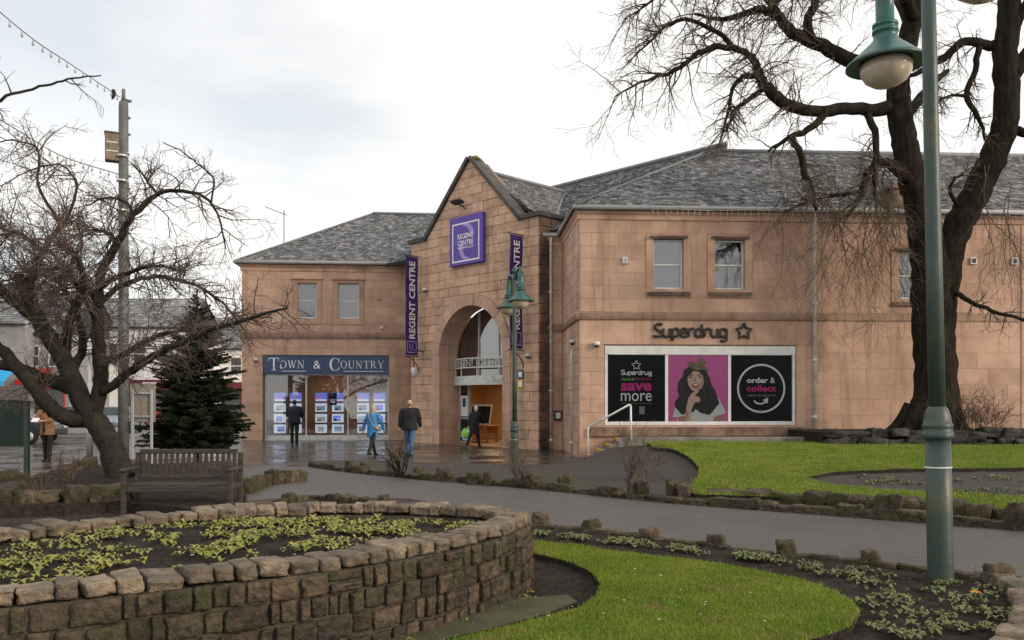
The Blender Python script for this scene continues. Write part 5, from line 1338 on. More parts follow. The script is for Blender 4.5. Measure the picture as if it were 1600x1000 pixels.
SL([(195,357,-.2),(204,330,-.1),(195,315,0),(168,309,.2),(135,321,.4)], (7,6,5,4,2), 14, .7)
SL([(185,385,0),(170,365,.3),(140,360,.6),(110,372,.9)], (7,6,4,2), 18, .8)
SL([(48,470,-.6),(45,441,-.5),(66,396,-.3),(90,357,0),(108,340,.1)], (22,16,10,7,4), 30, .9)
SL([(60,500,-.5),(20,470,-.8),(-20,430,-1),(-60,380,-1.2)], (20,16,12,8), 24, 1.1)
SL([(66,396,-.3),(40,370,-.6),(10,360,-.9),(-30,345,-1.1)], (8,6,5,3), 20, .9)
SL([(110,585,.1),(130,540,.5),(120,490,.9),(100,450,1.2),(70,420,1.5)], (16,13,11,8,5), 34, 1.0)
SL([(100,555,-.2),(110,500,-.8),(130,450,-1.3),(120,400,-1.6),(95,380,-1.8)], (16,13,10,7,4), 34, 1.0)
SL([(152,500,.2),(130,460,0),(110,430,-.3),(85,420,-.5),(40,425,-.7)], (11,10,8,6,3), 34, .9)
SL([(154,450,.1),(190,430,-.5),(240,415,-.9),(290,425,-1.2)], (9,7,5,2), 26, .8)
SL([(152,470,.2),(120,440,1),(60,430,1.6),(0,440,2)], (12,9,6,3), 30, 1.0)
# whippy outer shoots
SL([(-60,380,-1.2),(-85,290,-1.8),(-50,200,-2.6),(0,156,-3),(40,143,-3),(80,131,-3.1),(115,122,-3.2),(158,118,-3.3)], (8,6,5,4,3.5,3,2.4,1.5), 5, .5, maxl=1)
SL([(246,303,-.4),(235,290,-.4),(222,270,-.4),(205,255,-.3)], (4,4,3,2), 5, .5)
SL([(330,318,-.7),(334,280,-.7),(315,262,-.8),(290,240,-.8),(255,222,-.8)], (3,3,2.4,2,1.4), 7, .4, maxl=1)
SL([(90,345,0),(60,290,.3),(60,235,.4),(20,220,.4),(-20,225,.5)], (6,4,3,2.4,1.6), 14, .8)
SL([(105,342,.1),(120,290,.2),(100,260,.3),(60,262,.4),(0,290,.6)], (5,4,3,2.4,1.6), 16, .8)
ls.build('trunk', M['moss_bark'], ST); ts.tw.build('twigs', M['red_twig'], ST); print('small tree twigs', ts.n)

# spruce
SPO = gp(308,715); 
SPT = empty('spruce_tree', SPO, 0, 'dark green spruce standing between the bench and the shopfront', 'tree')
mb = MB(); mb.lathe([(.13,-.05),(.11,.8),(.06,3.6),(.015,5.15)], 8); mb.build('trunk', M['bark'], SPT)
nb_ = MB(); rs = random.Random(4)
H = 5.15; z = .5
while z < H-.05:
    f = (z-.55)/(H-.55); rad = 1.75*(1-f)**.72*(1 if f > .06 else .8)*rs.uniform(.75,1.12)
    for k in range(max(4, int(17*(1-f)+4))):
        a = rs.uniform(0,6.28); ln = rad*rs.uniform(.6,1.15)*(1+.22*noise.noise((math.cos(a)*1.5,math.sin(a)*1.5,z*.9))); dr = -.30+.5*f
        d = Vector((math.cos(a),math.sin(a),dr)).normalized(); side = Vector((-math.sin(a),math.cos(a),0)); nS = max(4,int(ln/.07)); zb_ = z+rs.uniform(-.16,.16)
        for j in range(nS):
            t = (j+.6)/nS; p = Vector((0,0,zb_))+d*ln*t+Vector((0,0,.18*t*t*ln)); w_ = .36*(1-t*.55)*min(1,ln)
            for s_ in (-1,1,0):
                e = (d*.75+side*s_*rs.uniform(.7,1.1)+Vector((0,0,rs.uniform(-.35,.1)))).normalized()*w_*rs.uniform(.6,1.2)
                u_ = e.cross(Vector((0,0,1))).normalized()*rs.uniform(.02,.04); v_ = rs.random()
                nb_.add([p-u_, p+u_, p+e+Vector((0,0,-.03))], [(0,1,2)], 0, False, v_)
                q_ = e.cross(u_).normalized()*.03; nb_.add([p-q_, p+q_, p+e], [(0,1,2)], 0, False, v_)
    z += rs.uniform(.07,.12)
nb_.build('crown', M['spruce'], SPT, attr=True)

# bare little shrubs
def shrub(px, py, h, spread, n, label, seed, mat='twig', z=0.0, name='bare_shrub', rad=.012):
    c = gp(px, py, z); t = TreeB(seed)
    for k in range(n):
        t.twig(Vector((t.r.uniform(-.06,.06),t.r.uniform(-.06,.06),-.03)), Vector((t.r.uniform(-spread,spread),t.r.uniform(-spread,spread),1)).normalized(), h*t.r.uniform(.6,1.1), rad, 0, .05, .16, .7, 2, (5,3))
    o = t.tw.build(name, M[mat], None, c); tag(o, label, 'shrub')
shrub(808,752,.95,.5,10,'bare twiggy shrub at the foot of the far lamp post',1,z=.1)
shrub(624,742,.75,.7,9,'small black bare shrub in the bed below the man in jeans',2,'bark',z=.1, rad=.02)
shrub(985,748,1.0,.5,11,'bare brown shrub in the bed before the steps',3,z=.13)
shrub(1003,752,.7,.6,7,'small bare shrub beside the larger one near the steps',8,z=.13)
shrub(112,752,.6,.8,10,'low bare shrub in the tree bed near the brown coat',4,z=.16)
shrub(60,772,.5,.9,10,'low bare shrub in the tree bed by the green post',5,z=.16)

# ------------------------------------------------------------ leaves and grass
def rosettes(name, spots, size, nl, mat, parent=None, seed=1, label=None):
    rs = random.Random(seed); mb = MB()
    for (x, y, z) in spots:
        v0 = rs.random(); sc = size*rs.uniform(.6,1.3)
        for k in range(int(nl*rs.uniform(.6,1.3))):
            a = rs.uniform(0,6.28); l_ = sc*rs.uniform(.6,1.2); el = rs.uniform(.05,.8); o = Vector((x+rs.uniform(-1,1)*sc*.8, y+rs.uniform(-1,1)*sc*.8, z+rs.uniform(0,.02)))
            d = Vector((math.cos(a)*math.cos(el), math.sin(a)*math.cos(el), math.sin(el))); s_ = Vector((-math.sin(a),math.cos(a),0))*l_*rs.uniform(.28,.45)
            tip = o+d*l_+Vector((0,0,-l_*.35)); md = o+d*l_*.55+Vector((0,0,.0)); up = Vector((0,0,l_*.12))
            mb.add([o, md+s_+up, tip, md-s_+up, md], [(0,4,1),(4,2,1),(0,3,4),(4,3,2)], 0, False, min(1,max(0,v0*.6+rs.random()*.4)))
    o = mb.build(name, mat, parent, attr=True); o['kind'] = 'stuff'; return o
rs = random.Random(17); spots = []
for k in range(2000):
    a = rs.uniform(0,6.28); r_ = math.sqrt(rs.random()); t = pel(a,-.42); p = PC.lerp(t, r_); q = p-PC
    dn = noise.noise((p.x*3.1, p.y*3.1, 2.2))
    front = (p.y-PC.y) - (p.x-PC.x)*.59
    if dn < -.08 or (front < -1.02 and rs.random() < .96) or (front < -.7 and rs.random() < .45): continue
    spots.append((q.x, q.y, pz(q.x,q.y)+.02))
rosettes('ground_cover', spots[:640], .062, 6, M['leaf'], pt, 3)
spots = []
for k in range(420):
    px = rs.uniform(835,1400); t = (px-835)/565; y0 = np.interp(px,[835,1000,1200,1360],[829,845,870,888]); y1 = np.interp(px,[835,1000,1200,1300,1400],[838,856,880,905,935]); p = gp(px, rs.uniform(y0+3,y1-1), .04)
    if noise.noise((p.x*3.3,p.y*3.3,1)) > -.02: spots.append((p.x,p.y,.05))
for k in range(420):
    px = rs.uniform(1330,1590); py = rs.uniform(912,1000); p = gp(px, py, .04)
    if noise.noise((p.x*5.2,p.y*5.2,5)) > .08 and px > 1335+(py-912)*.3: spots.append((p.x,p.y,.05))
o = rosettes('ground_cover', spots, .066, 6, M['leaf_dull'], None, 8); tag(o, 'pale green leafy plants in the dark bed beside the path', 'plants')
spots = []
for k in range(260):
    px = rs.uniform(1330,1700); py = rs.uniform(742,776); p = gpf(px,py,zi)
    if noise.noise((p.x*1.5,p.y*1.5,9)) > .02: spots.append((p.x,p.y,zi(p.x,p.y)-.01))
o = rosettes('ground_cover', spots[:110], .07, 10, M['leaf_dull'], None, 9); tag(o, 'sparse dull green plants in the scooped bed on the far lawn', 'plants')
spots = []
for k in range(34):
    t = rs.uniform(-1.5,-.25); p = pel(t, rs.uniform(.08,.22)); spots.append((p.x,p.y,.05))
o = rosettes('ground_cover', spots, .035, 8, M['leaf'], None, 10); tag(o, 'tiny green weeds along the foot of the planter wall', 'plants')
fl_ = empty('orange_flower', gp(1524,935,.05), 0, 'small orange flower in the soil bed below the lamp post', 'flower')
mb = MB()
for k in range(7):
    a = k*.9; mb.add([(0,0,.04),(.03*math.cos(a-.4),.03*math.sin(a-.4),.06),(.055*math.cos(a),.055*math.sin(a),.055),(.03*math.cos(a+.4),.03*math.sin(a+.4),.06)],[(0,1,2,3)])
mb.build('petals', pm('orange_petal', (.7,.22,.01), None, 5, .5), fl_); mb = MB(); mb.tube([(0,0,-.03),(0,0,.045)], .005, 5); mb.build('stem', M['leaf'], fl_)

def grass(name, poly, holes, zf, count, hgt, wid, seed, label):
    r = np.random.RandomState(seed); P = np.array([(p[0],p[1]) for p in poly]); mn, mx_ = P.min(0), P.max(0)
    X = r.uniform(mn, mx_, (int(count*(mx_-mn).prod()/ max(.1, abs(sum(P[i][0]*P[(i+1)%len(P)][1]-P[(i+1)%len(P)][0]*P[i][1] for i in range(len(P))))/2)), 2)); X = X[inside(poly, X)]
    for h in holes: X = X[~inside(h, X)]
    # keep what the camera can see
    vis = (X[:,1] > 1) & (np.abs(X[:,0]) < X[:,1]*.66+.3); X = X[vis]
    n0 = len(X)
    bp = dense(poly, .012 if hgt < .03 else .03); Bd = np.array([(p.x,p.y) for p in bp]) + r.normal(0, hgt*.35, (len(bp),2)); Bd = Bd[(Bd[:,1] > 1) & (np.abs(Bd[:,0]) < Bd[:,1]*.66+.3)]; X = np.concatenate([X, Bd])
    n = len(X); Z = np.array([zf(x,y) for x,y in X])
    a = r.uniform(0,2*np.pi,n); hg = hgt*r.uniform(.5,1.25,n); hg[n0:] *= r.uniform(1.0,2.2,n-n0); ln = r.uniform(.1,.9,n)*hg; b = r.uniform(0,2*np.pi,n); wd = wid*r.uniform(.6,1.3,n)
    V = np.zeros((n,3,3)); V[:,0,0] = X[:,0]-np.cos(a)*wd; V[:,0,1] = X[:,1]-np.sin(a)*wd; V[:,1,0] = X[:,0]+np.cos(a)*wd; V[:,1,1] = X[:,1]+np.sin(a)*wd; V[:,:2,2] = Z[:,None]-.005
    V[:,2,0] = X[:,0]+np.cos(b)*ln; V[:,2,1] = X[:,1]+np.sin(b)*ln; V[:,2,2] = Z+hg
    me = bpy.data.meshes.new(name); me.vertices.add(n*3); me.vertices.foreach_set('co', V.ravel()); me.loops.add(n*3); me.loops.foreach_set('vertex_index', np.arange(n*3)); me.polygons.add(n); me.polygons.foreach_set('loop_start', np.arange(0,n*3,3)); me.update(calc_edges=True)
    at_ = me.attributes.new('tint','FLOAT','FACE'); at_.data.foreach_set('value', r.rand(n)); me.materials.append(M['grass'])
    o = bpy.data.objects.new(name, me); COL.objects.link(o); tag(o, label, 'grass', kind='stuff'); print(name, n)
c2 = clod(2.2,.014,2); c1 = clod(1.1,.02,9)
grass('grass', lawn2_poly, [], lambda x,y: ZL-.01+c2(x,y), 150000, .024, .004, 3, 'short bright green grass of the near crescent lawn')
grass('grass', lawn1_poly, [[(p.x,p.y) for p in sc_poly]], lambda x,y: zi(x,y)+.05+c1(x,y), 260000, .038, .008, 4, 'short green grass of the far sloping lawn')

# pale specks of litter on the path and beds
lt = MB(); rl = random.Random(77)
for k in range(150):
    if k < 70: p = gp(rl.uniform(500,1600), rl.uniform(745,880)); z = .012
    elif k < 110: p = gp(rl.uniform(850,1590), rl.uniform(850,990), .05); z = .115 if inside(lawn2_poly, np.array([[p.x,p.y]]))[0] else .06
    else:
        a = rl.uniform(0,6.28); q = PC.lerp(pel(a,-.4), math.sqrt(rl.random())); p = q; z = pz(q.x-PC.x,q.y-PC.y)+.02
    if inside([(v.x,v.y) for v in pl_poly], np.array([[p.x,p.y]]))[0]: z = .012
    a = rl.uniform(0,6.28); s_ = rl.uniform(.006,.016); lt.add([(p.x+s_*math.cos(a+t)*rl.uniform(.6,1.4), p.y+s_*math.sin(a+t)*rl.uniform(.6,1.4), z+rl.uniform(0,.008)) for t in (0,1.6,3.1,4.7)], [(0,1,2,3)])
o = lt.build('litter', pm('pale_litter', (.35,.33,.28), (.6,.58,.52), 30, .7)); tag(o, 'pale specks scattered over the path and beds', 'litter', kind='stuff')
# ------------------------------------------------------------ people
pm('skin', (.52,.31,.23), (.58,.36,.28), 9, .55)
def remesh(o, vox, sm=4):
    m = o.modifiers.new('union', 'REMESH'); m.mode = 'VOXEL'; m.voxel_size = vox; m.use_smooth_shade = True
    s = o.modifiers.new('soft', 'SMOOTH'); s.factor = .5; s.iterations = sm
    return o
def loft(mb, rings, n=14):
    "closed stack of ellipses (x,y,z,rx,ry)"
    v = []
    for x,y,z,rx,ry in rings:
        for j in range(n): a = 2*math.pi*j/n; v.append((x+rx*math.cos(a), y+ry*math.sin(a), z))
    k = len(rings); fs = [(i*n+j, i*n+(j+1)%n, (i+1)*n+(j+1)%n, (i+1)*n+j) for i in range(k-1) for j in range(n)]
    fs += [tuple(range(n-1,-1,-1)), tuple(range((k-1)*n,k*n))]; mb.add(v, fs)
def cap_tube(mb, pts, rads, n=10):
    a, b = Vector(pts[0]), Vector(pts[-1]); d0 = (a-Vector(pts[1])).normalized(); d1 = (b-Vector(pts[-2])).normalized()
    P = [a+d0*rads[0]*.8] + [Vector(p) for p in pts] + [b+d1*rads[-1]*.8]; mb.tube(P, [rads[0]*.35]+list(rads)+[rads[-1]*.35], n)
def human(label, loc, rz, h, legs, arms, lean=0.0, head=(0,0), coat='dark', coat_len=.82, trousers='dark', shoes='dark', hair=None, hair_mat=None, coat_r=1.0, build=1.0, knees=(0,0), gender='m'):
    o = empty('person', loc, rz, label, 'person'); s = h/1.75
    def S(p): return Vector(p)*s
    hipz, shz = .93, 1.43
    def lp(z): return math.sin(R(lean))*max(0,z-hipz)      # forward lean
    # joints
    J = {}
    for i, sd in enumerate((-1,1)):
        hip = Vector((sd*.095,0,hipz-.02)); a = R(legs[i]); k = R(knees[i])
        knee = hip+Vector((0,math.sin(a),-math.cos(a)))*.43; ank = knee+Vector((0,math.sin(a-k),-math.cos(a-k)))*.43
        J['leg',i] = (hip,knee,ank)
        sh = Vector((sd*.185*build, lp(shz), shz-.02*abs(lean)/20)); fw, out, bend = arms[i]
        el = sh+Vector((sd*math.sin(R(out)), math.sin(R(fw)), -math.cos(R(fw))*math.cos(R(out)))).normalized()*.29
        wr = el+Vector((sd*math.sin(R(out))*.4-sd*math.sin(R(bend))*.35, math.sin(R(fw+bend)), -math.cos(R(fw+bend)))).normalized()*.26
        J['arm',i] = (sh,el,wr)
    mn = min(J['leg',i][2].z for i in (0,1)); dz = .075-mn
    for k_ in J: J[k_] = tuple(p+Vector((0,0,dz)) for p in J[k_])
    hz = hipz+dz
    def tr(z): return z+dz
    hc = Vector((0, lp(1.6)+.02+R(head[0])*.15, tr(1.625)))
    # body: one skin
    mb = MB()
    loft(mb, [(0,lp(z),tr(z),rx*build,ry) for z,rx,ry in ((.84,.11,.09),(.92,.15,.105),(1.05,.135,.095),(1.2,.145,.10),(1.34,.165,.105),(1.43,.14,.085),(1.47,.06,.06))])
    cap_tube(mb, [Vector((0,lp(1.42),tr(1.42))), hc-Vector((0,.015,.08))], [.055,.052])
    loft(mb, [(hc.x,hc.y+dy,hc.z+z,rx,ry) for z,rx,ry,dy in ((-.125,.03,.035,.035),(-.105,.05,.06,.025),(-.06,.066,.082,.01),(0,.076,.098,0),(.05,.074,.096,-.005),(.09,.055,.075,-.008),(.115,.02,.03,-.008))], 16)
    cap_tube(mb, [hc+Vector((0,.095,.0)), hc+Vector((0,.115,-.032))], [.010,.016], 6)
    for sd in (-1,1): cap_tube(mb, [hc+Vector((sd*.076,-.01,.02)), hc+Vector((sd*.084,-.015,-.03))], [.014,.011], 6)
    for i, sd in enumerate((-1,1)):
        hp,kn,an = J['leg',i]; cap_tube(mb, [hp,kn,an], [.075,.05,.035]); cap_tube(mb, [an+Vector((0,-.02,-.03)), an+Vector((0,.12,-.045))], [.036,.03])
        sh,el,wr = J['arm',i]; cap_tube(mb, [sh,el,wr], [.05,.038,.026])
        d = (wr-el).normalized(); fwd = Vector((0,1,0)); inn = Vector((-sd,0,0)); w_ = (fwd - d*fwd.dot(d)).normalized()
        cap_tube(mb, [wr, wr+d*.05, wr+d*.085], [.026,.034,.034], 8)
        for f in range(4):                                  # four fingers, slightly curled
            off = w_*(.033-.022*f); l_ = (.068,.078,.072,.056)[f]; b0 = wr+d*.08+off; b1 = b0+d*l_*.55+inn*.008; b2 = b1+d*l_*.4+inn*.022; cap_tube(mb, [b0,b1,b2], [.0115,.010,.0085], 6)
        t0 = wr+d*.025+w_*.03; cap_tube(mb, [t0, t0+d*.035+w_*.022+inn*.006, t0+d*.065+w_*.022+inn*.018], [.014,.0115,.009], 6)
    b = mb.build('body', M['skin'], o); b.scale = (s,s,s); remesh(b, .0085, 3)
    # eyes and mouth
    mb = MB()
    for sd in (-1,1): mb.lathe([(.001,-.006),(.008,0),(.001,.006)], 6, hc+Vector((sd*.03,.089,.012)))
    e = mb.build('eyes', M['print_black'], b)
    # trousers
    mb = MB(); loft(mb, [(0,0,tr(z),rx*build,ry) for z,rx,ry in ((.80,.15,.10),(.9,.168,.118),(1.0,.155,.11),(1.04,.13,.10))])
    for i in (0,1):
        hp,kn,an = J['leg',i]; wb = .068 if gender == 'm' else .055
        cap_tube(mb, [hp, hp.lerp(kn,.5), kn, kn.lerp(an,.5), an+Vector((0,0,-.015))], [.098,.088,.07,wb,wb*.92])
    t = mb.build('trousers', M[trousers], o); t.scale = (s,s,s); remesh(t, .013, 2)
    # coat
    mb = MB(); c = coat_r*build
    prof = [(coat_len,.185,.145),(coat_len+.06,.19,.148),(1.0,.175,.138),(1.12,.172,.135),(1.25,.185,.14),(1.36,.196,.138),(1.43,.17,.115),(1.475,.09,.08),(1.50,.07,.072)]
    loft(mb, [(0,lp(z),tr(z),rx*c,ry*c) for z,rx,ry in prof], 18)
    for i in (0,1):
        sh,el,wr = J['arm',i]; sh2 = sh+Vector((0,0,-.02)); cap_tube(mb, [sh2, sh2.lerp(el,.5), el, el.lerp(wr,.5), wr.lerp(el,.06)], [.080*c,.070*c,.060*c,.052*c,.044*c])
    j = mb.build('coat', M[coat], o); j.scale = (s,s,s); remesh(j, .013, 3)
    dm = j.modifiers.new('folds', 'DISPLACE'); tx = bpy.data.textures.new('folds','CLOUDS'); tx.noise_scale = .14; dm.texture = tx; dm.strength = .035; dm.mid_level = .5
    # shoes
    for i in (0,1):
        an = J['leg',i][2]; mb = MB(); cap_tube(mb, [an+Vector((0,-.045,-.035)), an+Vector((0,.03,-.04)), an+Vector((0,.12,-.05)), an+Vector((0,.17,-.052))], [.036,.042,.038,.026], 8)
        q = mb.build('shoe', M[shoes], o); q.scale = (s,s,s); remesh(q, .01, 2)
    if hair:
        mb = MB()
        if hair == 'long': rings_ = [(-.17,.07,.055,-.06),(-.1,.09,.07,-.045),(-.03,.094,.095,-.026),(.05,.09,.106,-.016),(.1,.068,.085,-.014),(.132,.025,.03,-.014)]
        elif hair == 'short': rings_ = [(-.07,.062,.05,-.05),(-.02,.082,.078,-.03),(.04,.083,.096,-.018),(.09,.065,.082,-.014),(.125,.025,.03,-.014)]
        else: rings_ = [(-.08,.06,.03,-.068),(-.05,.074,.05,-.055),(-.01,.08,.06,-.042),(.01,.07,.05,-.05)]
        loft(mb, [(hc.x,hc.y+dy,hc.z+z,rx,ry) for z,rx,ry,dy in rings_], 16); q = mb.build('hair', M[hair_mat], o); q.scale = (s,s,s); remesh(q, .011, 2)
    return o, s, J
pm('cloth_navy', (.008,.011,.022), (.016,.02,.036), 14, .8)
pm('cloth_black', (.008,.008,.009), (.018,.018,.019), 14, .85)
pm('cloth_blue', (.04,.19,.42), (.055,.23,.5), 10, .75)
pm('jeans', (.05,.11,.22), (.085,.16,.29), 16, .85)
pm('cloth_brown', (.24,.11,.05), (.31,.15,.07), 12, .85)
pm('shoe_dark', (.012,.011,.010), None, 8, .5)
pm('hair_blond', (.36,.27,.15), (.5,.4,.25), 40, .6)
pm('hair_white', (.55,.55,.53), (.7,.7,.68), 40, .6)
pm('hair_grey', (.10,.09,.08), (.2,.18,.16), 40, .6)
pm('hair_dark', (.012,.008,.006), (.03,.02,.015), 40, .6)
pm('bag_white', (.6,.62,.58), (.72,.74,.7), 8, .5)
pm('bag_green', (.16,.5,.05), (.25,.6,.10), 8, .5)
DK = dict(trousers='cloth_black', shoes='shoe_dark')
g1 = gp(460,695); human('man in a navy jacket and dark trousers looking into the shop window', g1, R(4), 1.77, (3,-3), ((18,14,50),(18,14,50)), 4, (-8,0), 'cloth_navy', .84, hair='short', hair_mat='hair_dark', coat_r=1.22, build=1.1, **DK)
g2 = gp(582,712); w2, s2, J2 = human('woman in a bright blue coat walking past the shopfront', g2, R(-25), 1.62, (20,-20), ((-14,24,6),(12,24,8)), 4, (0,0), 'cloth_blue', .66, trousers='cloth_black', shoes='shoe_dark', hair='long', hair_mat='hair_blond', coat_r=1.1, knees=(0,14), gender='f')
mb = MB(); mb.tube(catmull([(-.13,.06,1.46),(-.10,-.10,1.44),(.02,-.19,1.25),(.16,-.17,1.05),(.2,-.08,.95)],6), .012, 5); mb.tube([(.2,-.12,.98),(.24,.0,.9)],.05,6); q = mb.build('bag_strap', M['hair_blond'], w2); q.scale = (s2,)*3
g3 = gp(640,713); human('bald man in a black jacket and blue jeans walking to the entrance', g3, R(-6), 1.76, (9,-10), ((-10,16,10),(10,16,10)), 3, (0,0), 'cloth_black', .80, trousers='jeans', shoes='shoe_dark', hair='fringe', hair_mat='hair_grey', coat_r=1.2, build=1.12, knees=(0,8))
g4 = gp(741,699.5); w4, s4, J4 = human('white-haired woman in a long black coat stepping through the doorway', g4, R(-22), 1.60, (-24,22), ((-22,10,4),(30,6,20)), 14, (10,0), 'cloth_black', .60, hair='short', hair_mat='hair_white', coat_r=1.12, knees=(22,2), gender='f', **DK)
wr = J4['arm',0][2]*s4; wl_ = Matrix.Rotation(R(-22),3,'Z') @ wr + g4
def bag(name, loc, label, mat, sz):
    b = empty(name, loc, R(-30), label, 'bag'); mb = MB()
    loft(mb, [(0,0,-sz*1.35,sz*.5,sz*.22),(0,0,-sz*1.25,sz*.62,sz*.3),(.01,0,-sz*.7,sz*.6,sz*.26),(0,0,-sz*.3,sz*.36,sz*.12),(0,0,-sz*.12,sz*.14,sz*.06)], 10); mb.build('sack', M[mat], b)
    mb = MB(); mb.tube(catmull([(-sz*.12,0,-sz*.16),(-.03,0,-.03),(0,0,.0),(.03,0,-.03),(sz*.12,0,-sz*.16)],4), .008, 5); mb.build('handle', M[mat], b)
bag('carrier_bag', wl_+Vector((-.03,-.03,-.07)), 'white carrier bag in the hand of the white-haired woman', 'bag_white', .34)
bag('carrier_bag', wl_+Vector((-.12,-.12,-.05)), 'lime green carrier bag in the hand of the white-haired woman', 'bag_green', .27)
g5 = gp(74,721); w5, s5, J5 = human('person in an open brown coat reading a leaflet by the tree bed', g5, R(172), 1.74, (4,-5), ((24,10,62),(26,12,58)), 2, (14,0), 'cloth_brown', .74, trousers='cloth_black', shoes='shoe_dark', hair='short', hair_mat='hair_dark', coat_r=1.1)
mb = MB(); loft(mb, [(0,.10,z,rx,.065) for z,rx in ((.80,.07),(1.1,.075),(1.35,.07),(1.46,.05))], 12); q = mb.build('shirt', M['cloth_black'], w5); q.scale = (s5,)*3
pw5 = Matrix.Rotation(R(172),3,'Z') @ ((J5['arm',0][2]+J5['arm',1][2])*.5*s5) + g5
lf = MB(); lf.box(-.1,.1,-.003,.003,-.07,.07, M=Matrix.Rotation(R(-40),4,'X')); lo = lf.build('leaflet', M['print_white'], None, pw5+Vector((0,-.1,.03))); tag(lo, 'white leaflet in the hands of the person in brown', 'leaflet')

# lobby furniture seen through the door
tb_ = empty('display_table', FP.world(1.75, 2.3, .012), FP.a, 'small wooden table inside the orange-lit doorway', 'table')
mb = MB(); mb.bbox(-.7,.7,-.35,.35,.66,.72,.01); mb.build('top', M['wood_furniture'], tb_)
for x in (-.62,.62):
    for y in (-.28,.28): mb = MB(); mb.bbox(x-.04,x+.04,y-.04,y+.04,0,.66,.008); mb.build('leg', M['wood_furniture'], tb_)
mb = MB(); mb.bbox(-.62,.62,-.3,.3,.40,.658,.01); mb.build('drawer', M['wood_furniture'], tb_)
ea = empty('black_noticeboard', FP.world(1.75, 2.2, .735), FP.a, 'dark board with pale frame leaning on the lobby table', 'board')
mb = MB(); mb.bbox(-.6,.6,-.02,.02,0,.8,.01, M=Matrix.Rotation(R(-10),4,'X')); mb.build('panel', M['cloth_black'], ea)
mb = MB(); mb.plate([(-.66,-.0),(.66,-.0),(.66,.86),(-.66,.86)], [[(-.6,.06),(.6,.06),(.6,.8),(-.6,.8)]], -.05, -.025); q = mb.build('frame', M['bag_white'], ea, rot=(R(-10),0,0))

# ------------------------------------------------------------ street beyond, at the far left
pm('render_white', (.72,.71,.69), (.82,.81,.79), 1.2, .8, stain=(.4,.38,.35), stain_scale=.5, stain_amt=.5)
pm('render_grey', (.22,.21,.20), (.3,.29,.27), 1.2, .85)
pm('shop_red', (.42,.02,.02), (.5,.03,.03), 2, .45)
pm('shop_maroon', (.10,.012,.02), (.14,.02,.03), 2, .45)
pm('awning_blue', (.02,.30,.62), (.03,.36,.70), 2, .6)
pm('pane_dark', (.03,.035,.04), (.06,.065,.07), 1.5, .08, spec=.6)
def terrace(px0, px1, d, label, mat, eave, ridge, wins, shop, shopm, rz=0.0, fascia=None, ftext=None):
    a = (px0-800)/F*d; b = (px1-800)/F*d; w_ = b-a
    o = empty('street_building', (a,d,0), rz, label, 'building', 'buildings across the road')
    mb = MB(); mb.box(0,w_,0,8,0,eave); mb.build('wall', M[mat], o)
    run = 4.2; n_ = math.hypot(run, ridge-eave)
    slope(o, (-.1,-.2,eave), (w_+.1,-.2,eave), (0,run/n_,(ridge-eave)/n_), [(0,0),(w_+.2,0),(w_+.2,n_),(0,n_)], row=.3, width=.4, tintseed=int(px0)+500)
    mb = MB(); mb.add([(-.1,4.0,ridge),(w_+.1,4.0,ridge),(w_+.1,8.2,eave),(-.1,8.2,eave)],[(0,1,2,3)]); mb.add([(0,0,eave),(0,4.0,ridge),(0,8,eave)],[(0,1,2)]); mb.add([(w_,0,eave),(w_,4.0,ridge),(w_,8,eave)],[(0,1,2)]); mb.build('roof_back', M['roof_deck'], o)
    mb = MB(); mb.tube([(-.1,-.25,eave),(w_+.1,-.25,eave)], .07, 6); mb.build('gutter', M['dark_metal'], o)
    for (u, z, ww, hh) in wins:
        mb = MB(); mb.plate([(u-ww/2-.09,z-.09),(u+ww/2+.09,z-.09),(u+ww/2+.09,z+hh+.09),(u-ww/2-.09,z+hh+.09)], [[(u-ww/2,z),(u+ww/2,z),(u+ww/2,z+hh),(u-ww/2,z+hh)]], -.05, .0)
        mb.box(u-ww/2,u+ww/2,-.04,-.001,z+hh/2-.04,z+hh/2+.04); wn = mb.build('window', M['white_paint'], o)
        q = MB(); q.box(u-ww/2,u+ww/2,-.02,-.003,z,z+hh/2-.04); q.build('pane', M['pane_dark'], wn); q = MB(); q.box(u-ww/2,u+ww/2,-.02,-.003,z+hh/2+.04,z+hh); q.build('pane', M['pane_dark'], wn)
    if shop:
        for (s0,s1,kind) in shop:
            mb = MB(); mb.box(s0,s1,-.08,-.001,.0,.5); mb.box(s0,s0+.1,-.08,-.001,.5,2.6); mb.box(s1-.1,s1,-.08,-.001,.5,2.6); q_ = (s0+s1)/2; mb.box(q_-.05,q_+.05,-.08,-.001,.5,2.6); sh_ = mb.build('shop_window', M[shopm], o)
            q = MB(); q.box(s0+.1,q_-.05,-.05,-.002,.5,2.6); q.build('pane', M['pane_dark'], sh_); q = MB(); q.box(q_+.05,s1-.1,-.05,-.002,.5,2.6); q.build('pane', M['pane_dark'], sh_)
            mb = MB(); mb.box(s0-.1,s1+.1,-.25,-.001,2.65,3.45); mb.build('fascia', M[fascia or shopm], o)
            if ftext: text(ftext, M['print_white'], o, ((s0+s1)/2,-.26,3.05), FRONT, height=.42, ext=.01, bold=.02)
    return o
terrace(-420,30,58,'grey building with a blue awning at the far left edge','render_grey',7.2,10.6,[(3+2.6*k,4.6,1.0,1.5) for k in range(6)],[(2,6,0),(8,12,0)],'shop_maroon',rz=R(2))
t1 = terrace(30,108,60,'narrow building with a bright red shopfront behind the crooked tree','render_grey',6.6,10.0,[(1.0,4.3,.8,1.4),(2.6,4.3,.8,1.4)],[(.2,3.3,0)],'shop_red')
terrace(108,290,66,'white rendered building with maroon shop fascia behind the grey column','render_white',7.6,10.4,[(1.2,4.7,.9,1.6),(3.4,4.7,.9,1.6),(5.6,4.7,.9,1.6),(7.8,4.7,.9,1.6)],[(4.4,8.6,0)],'shop_maroon',ftext='ESPE')
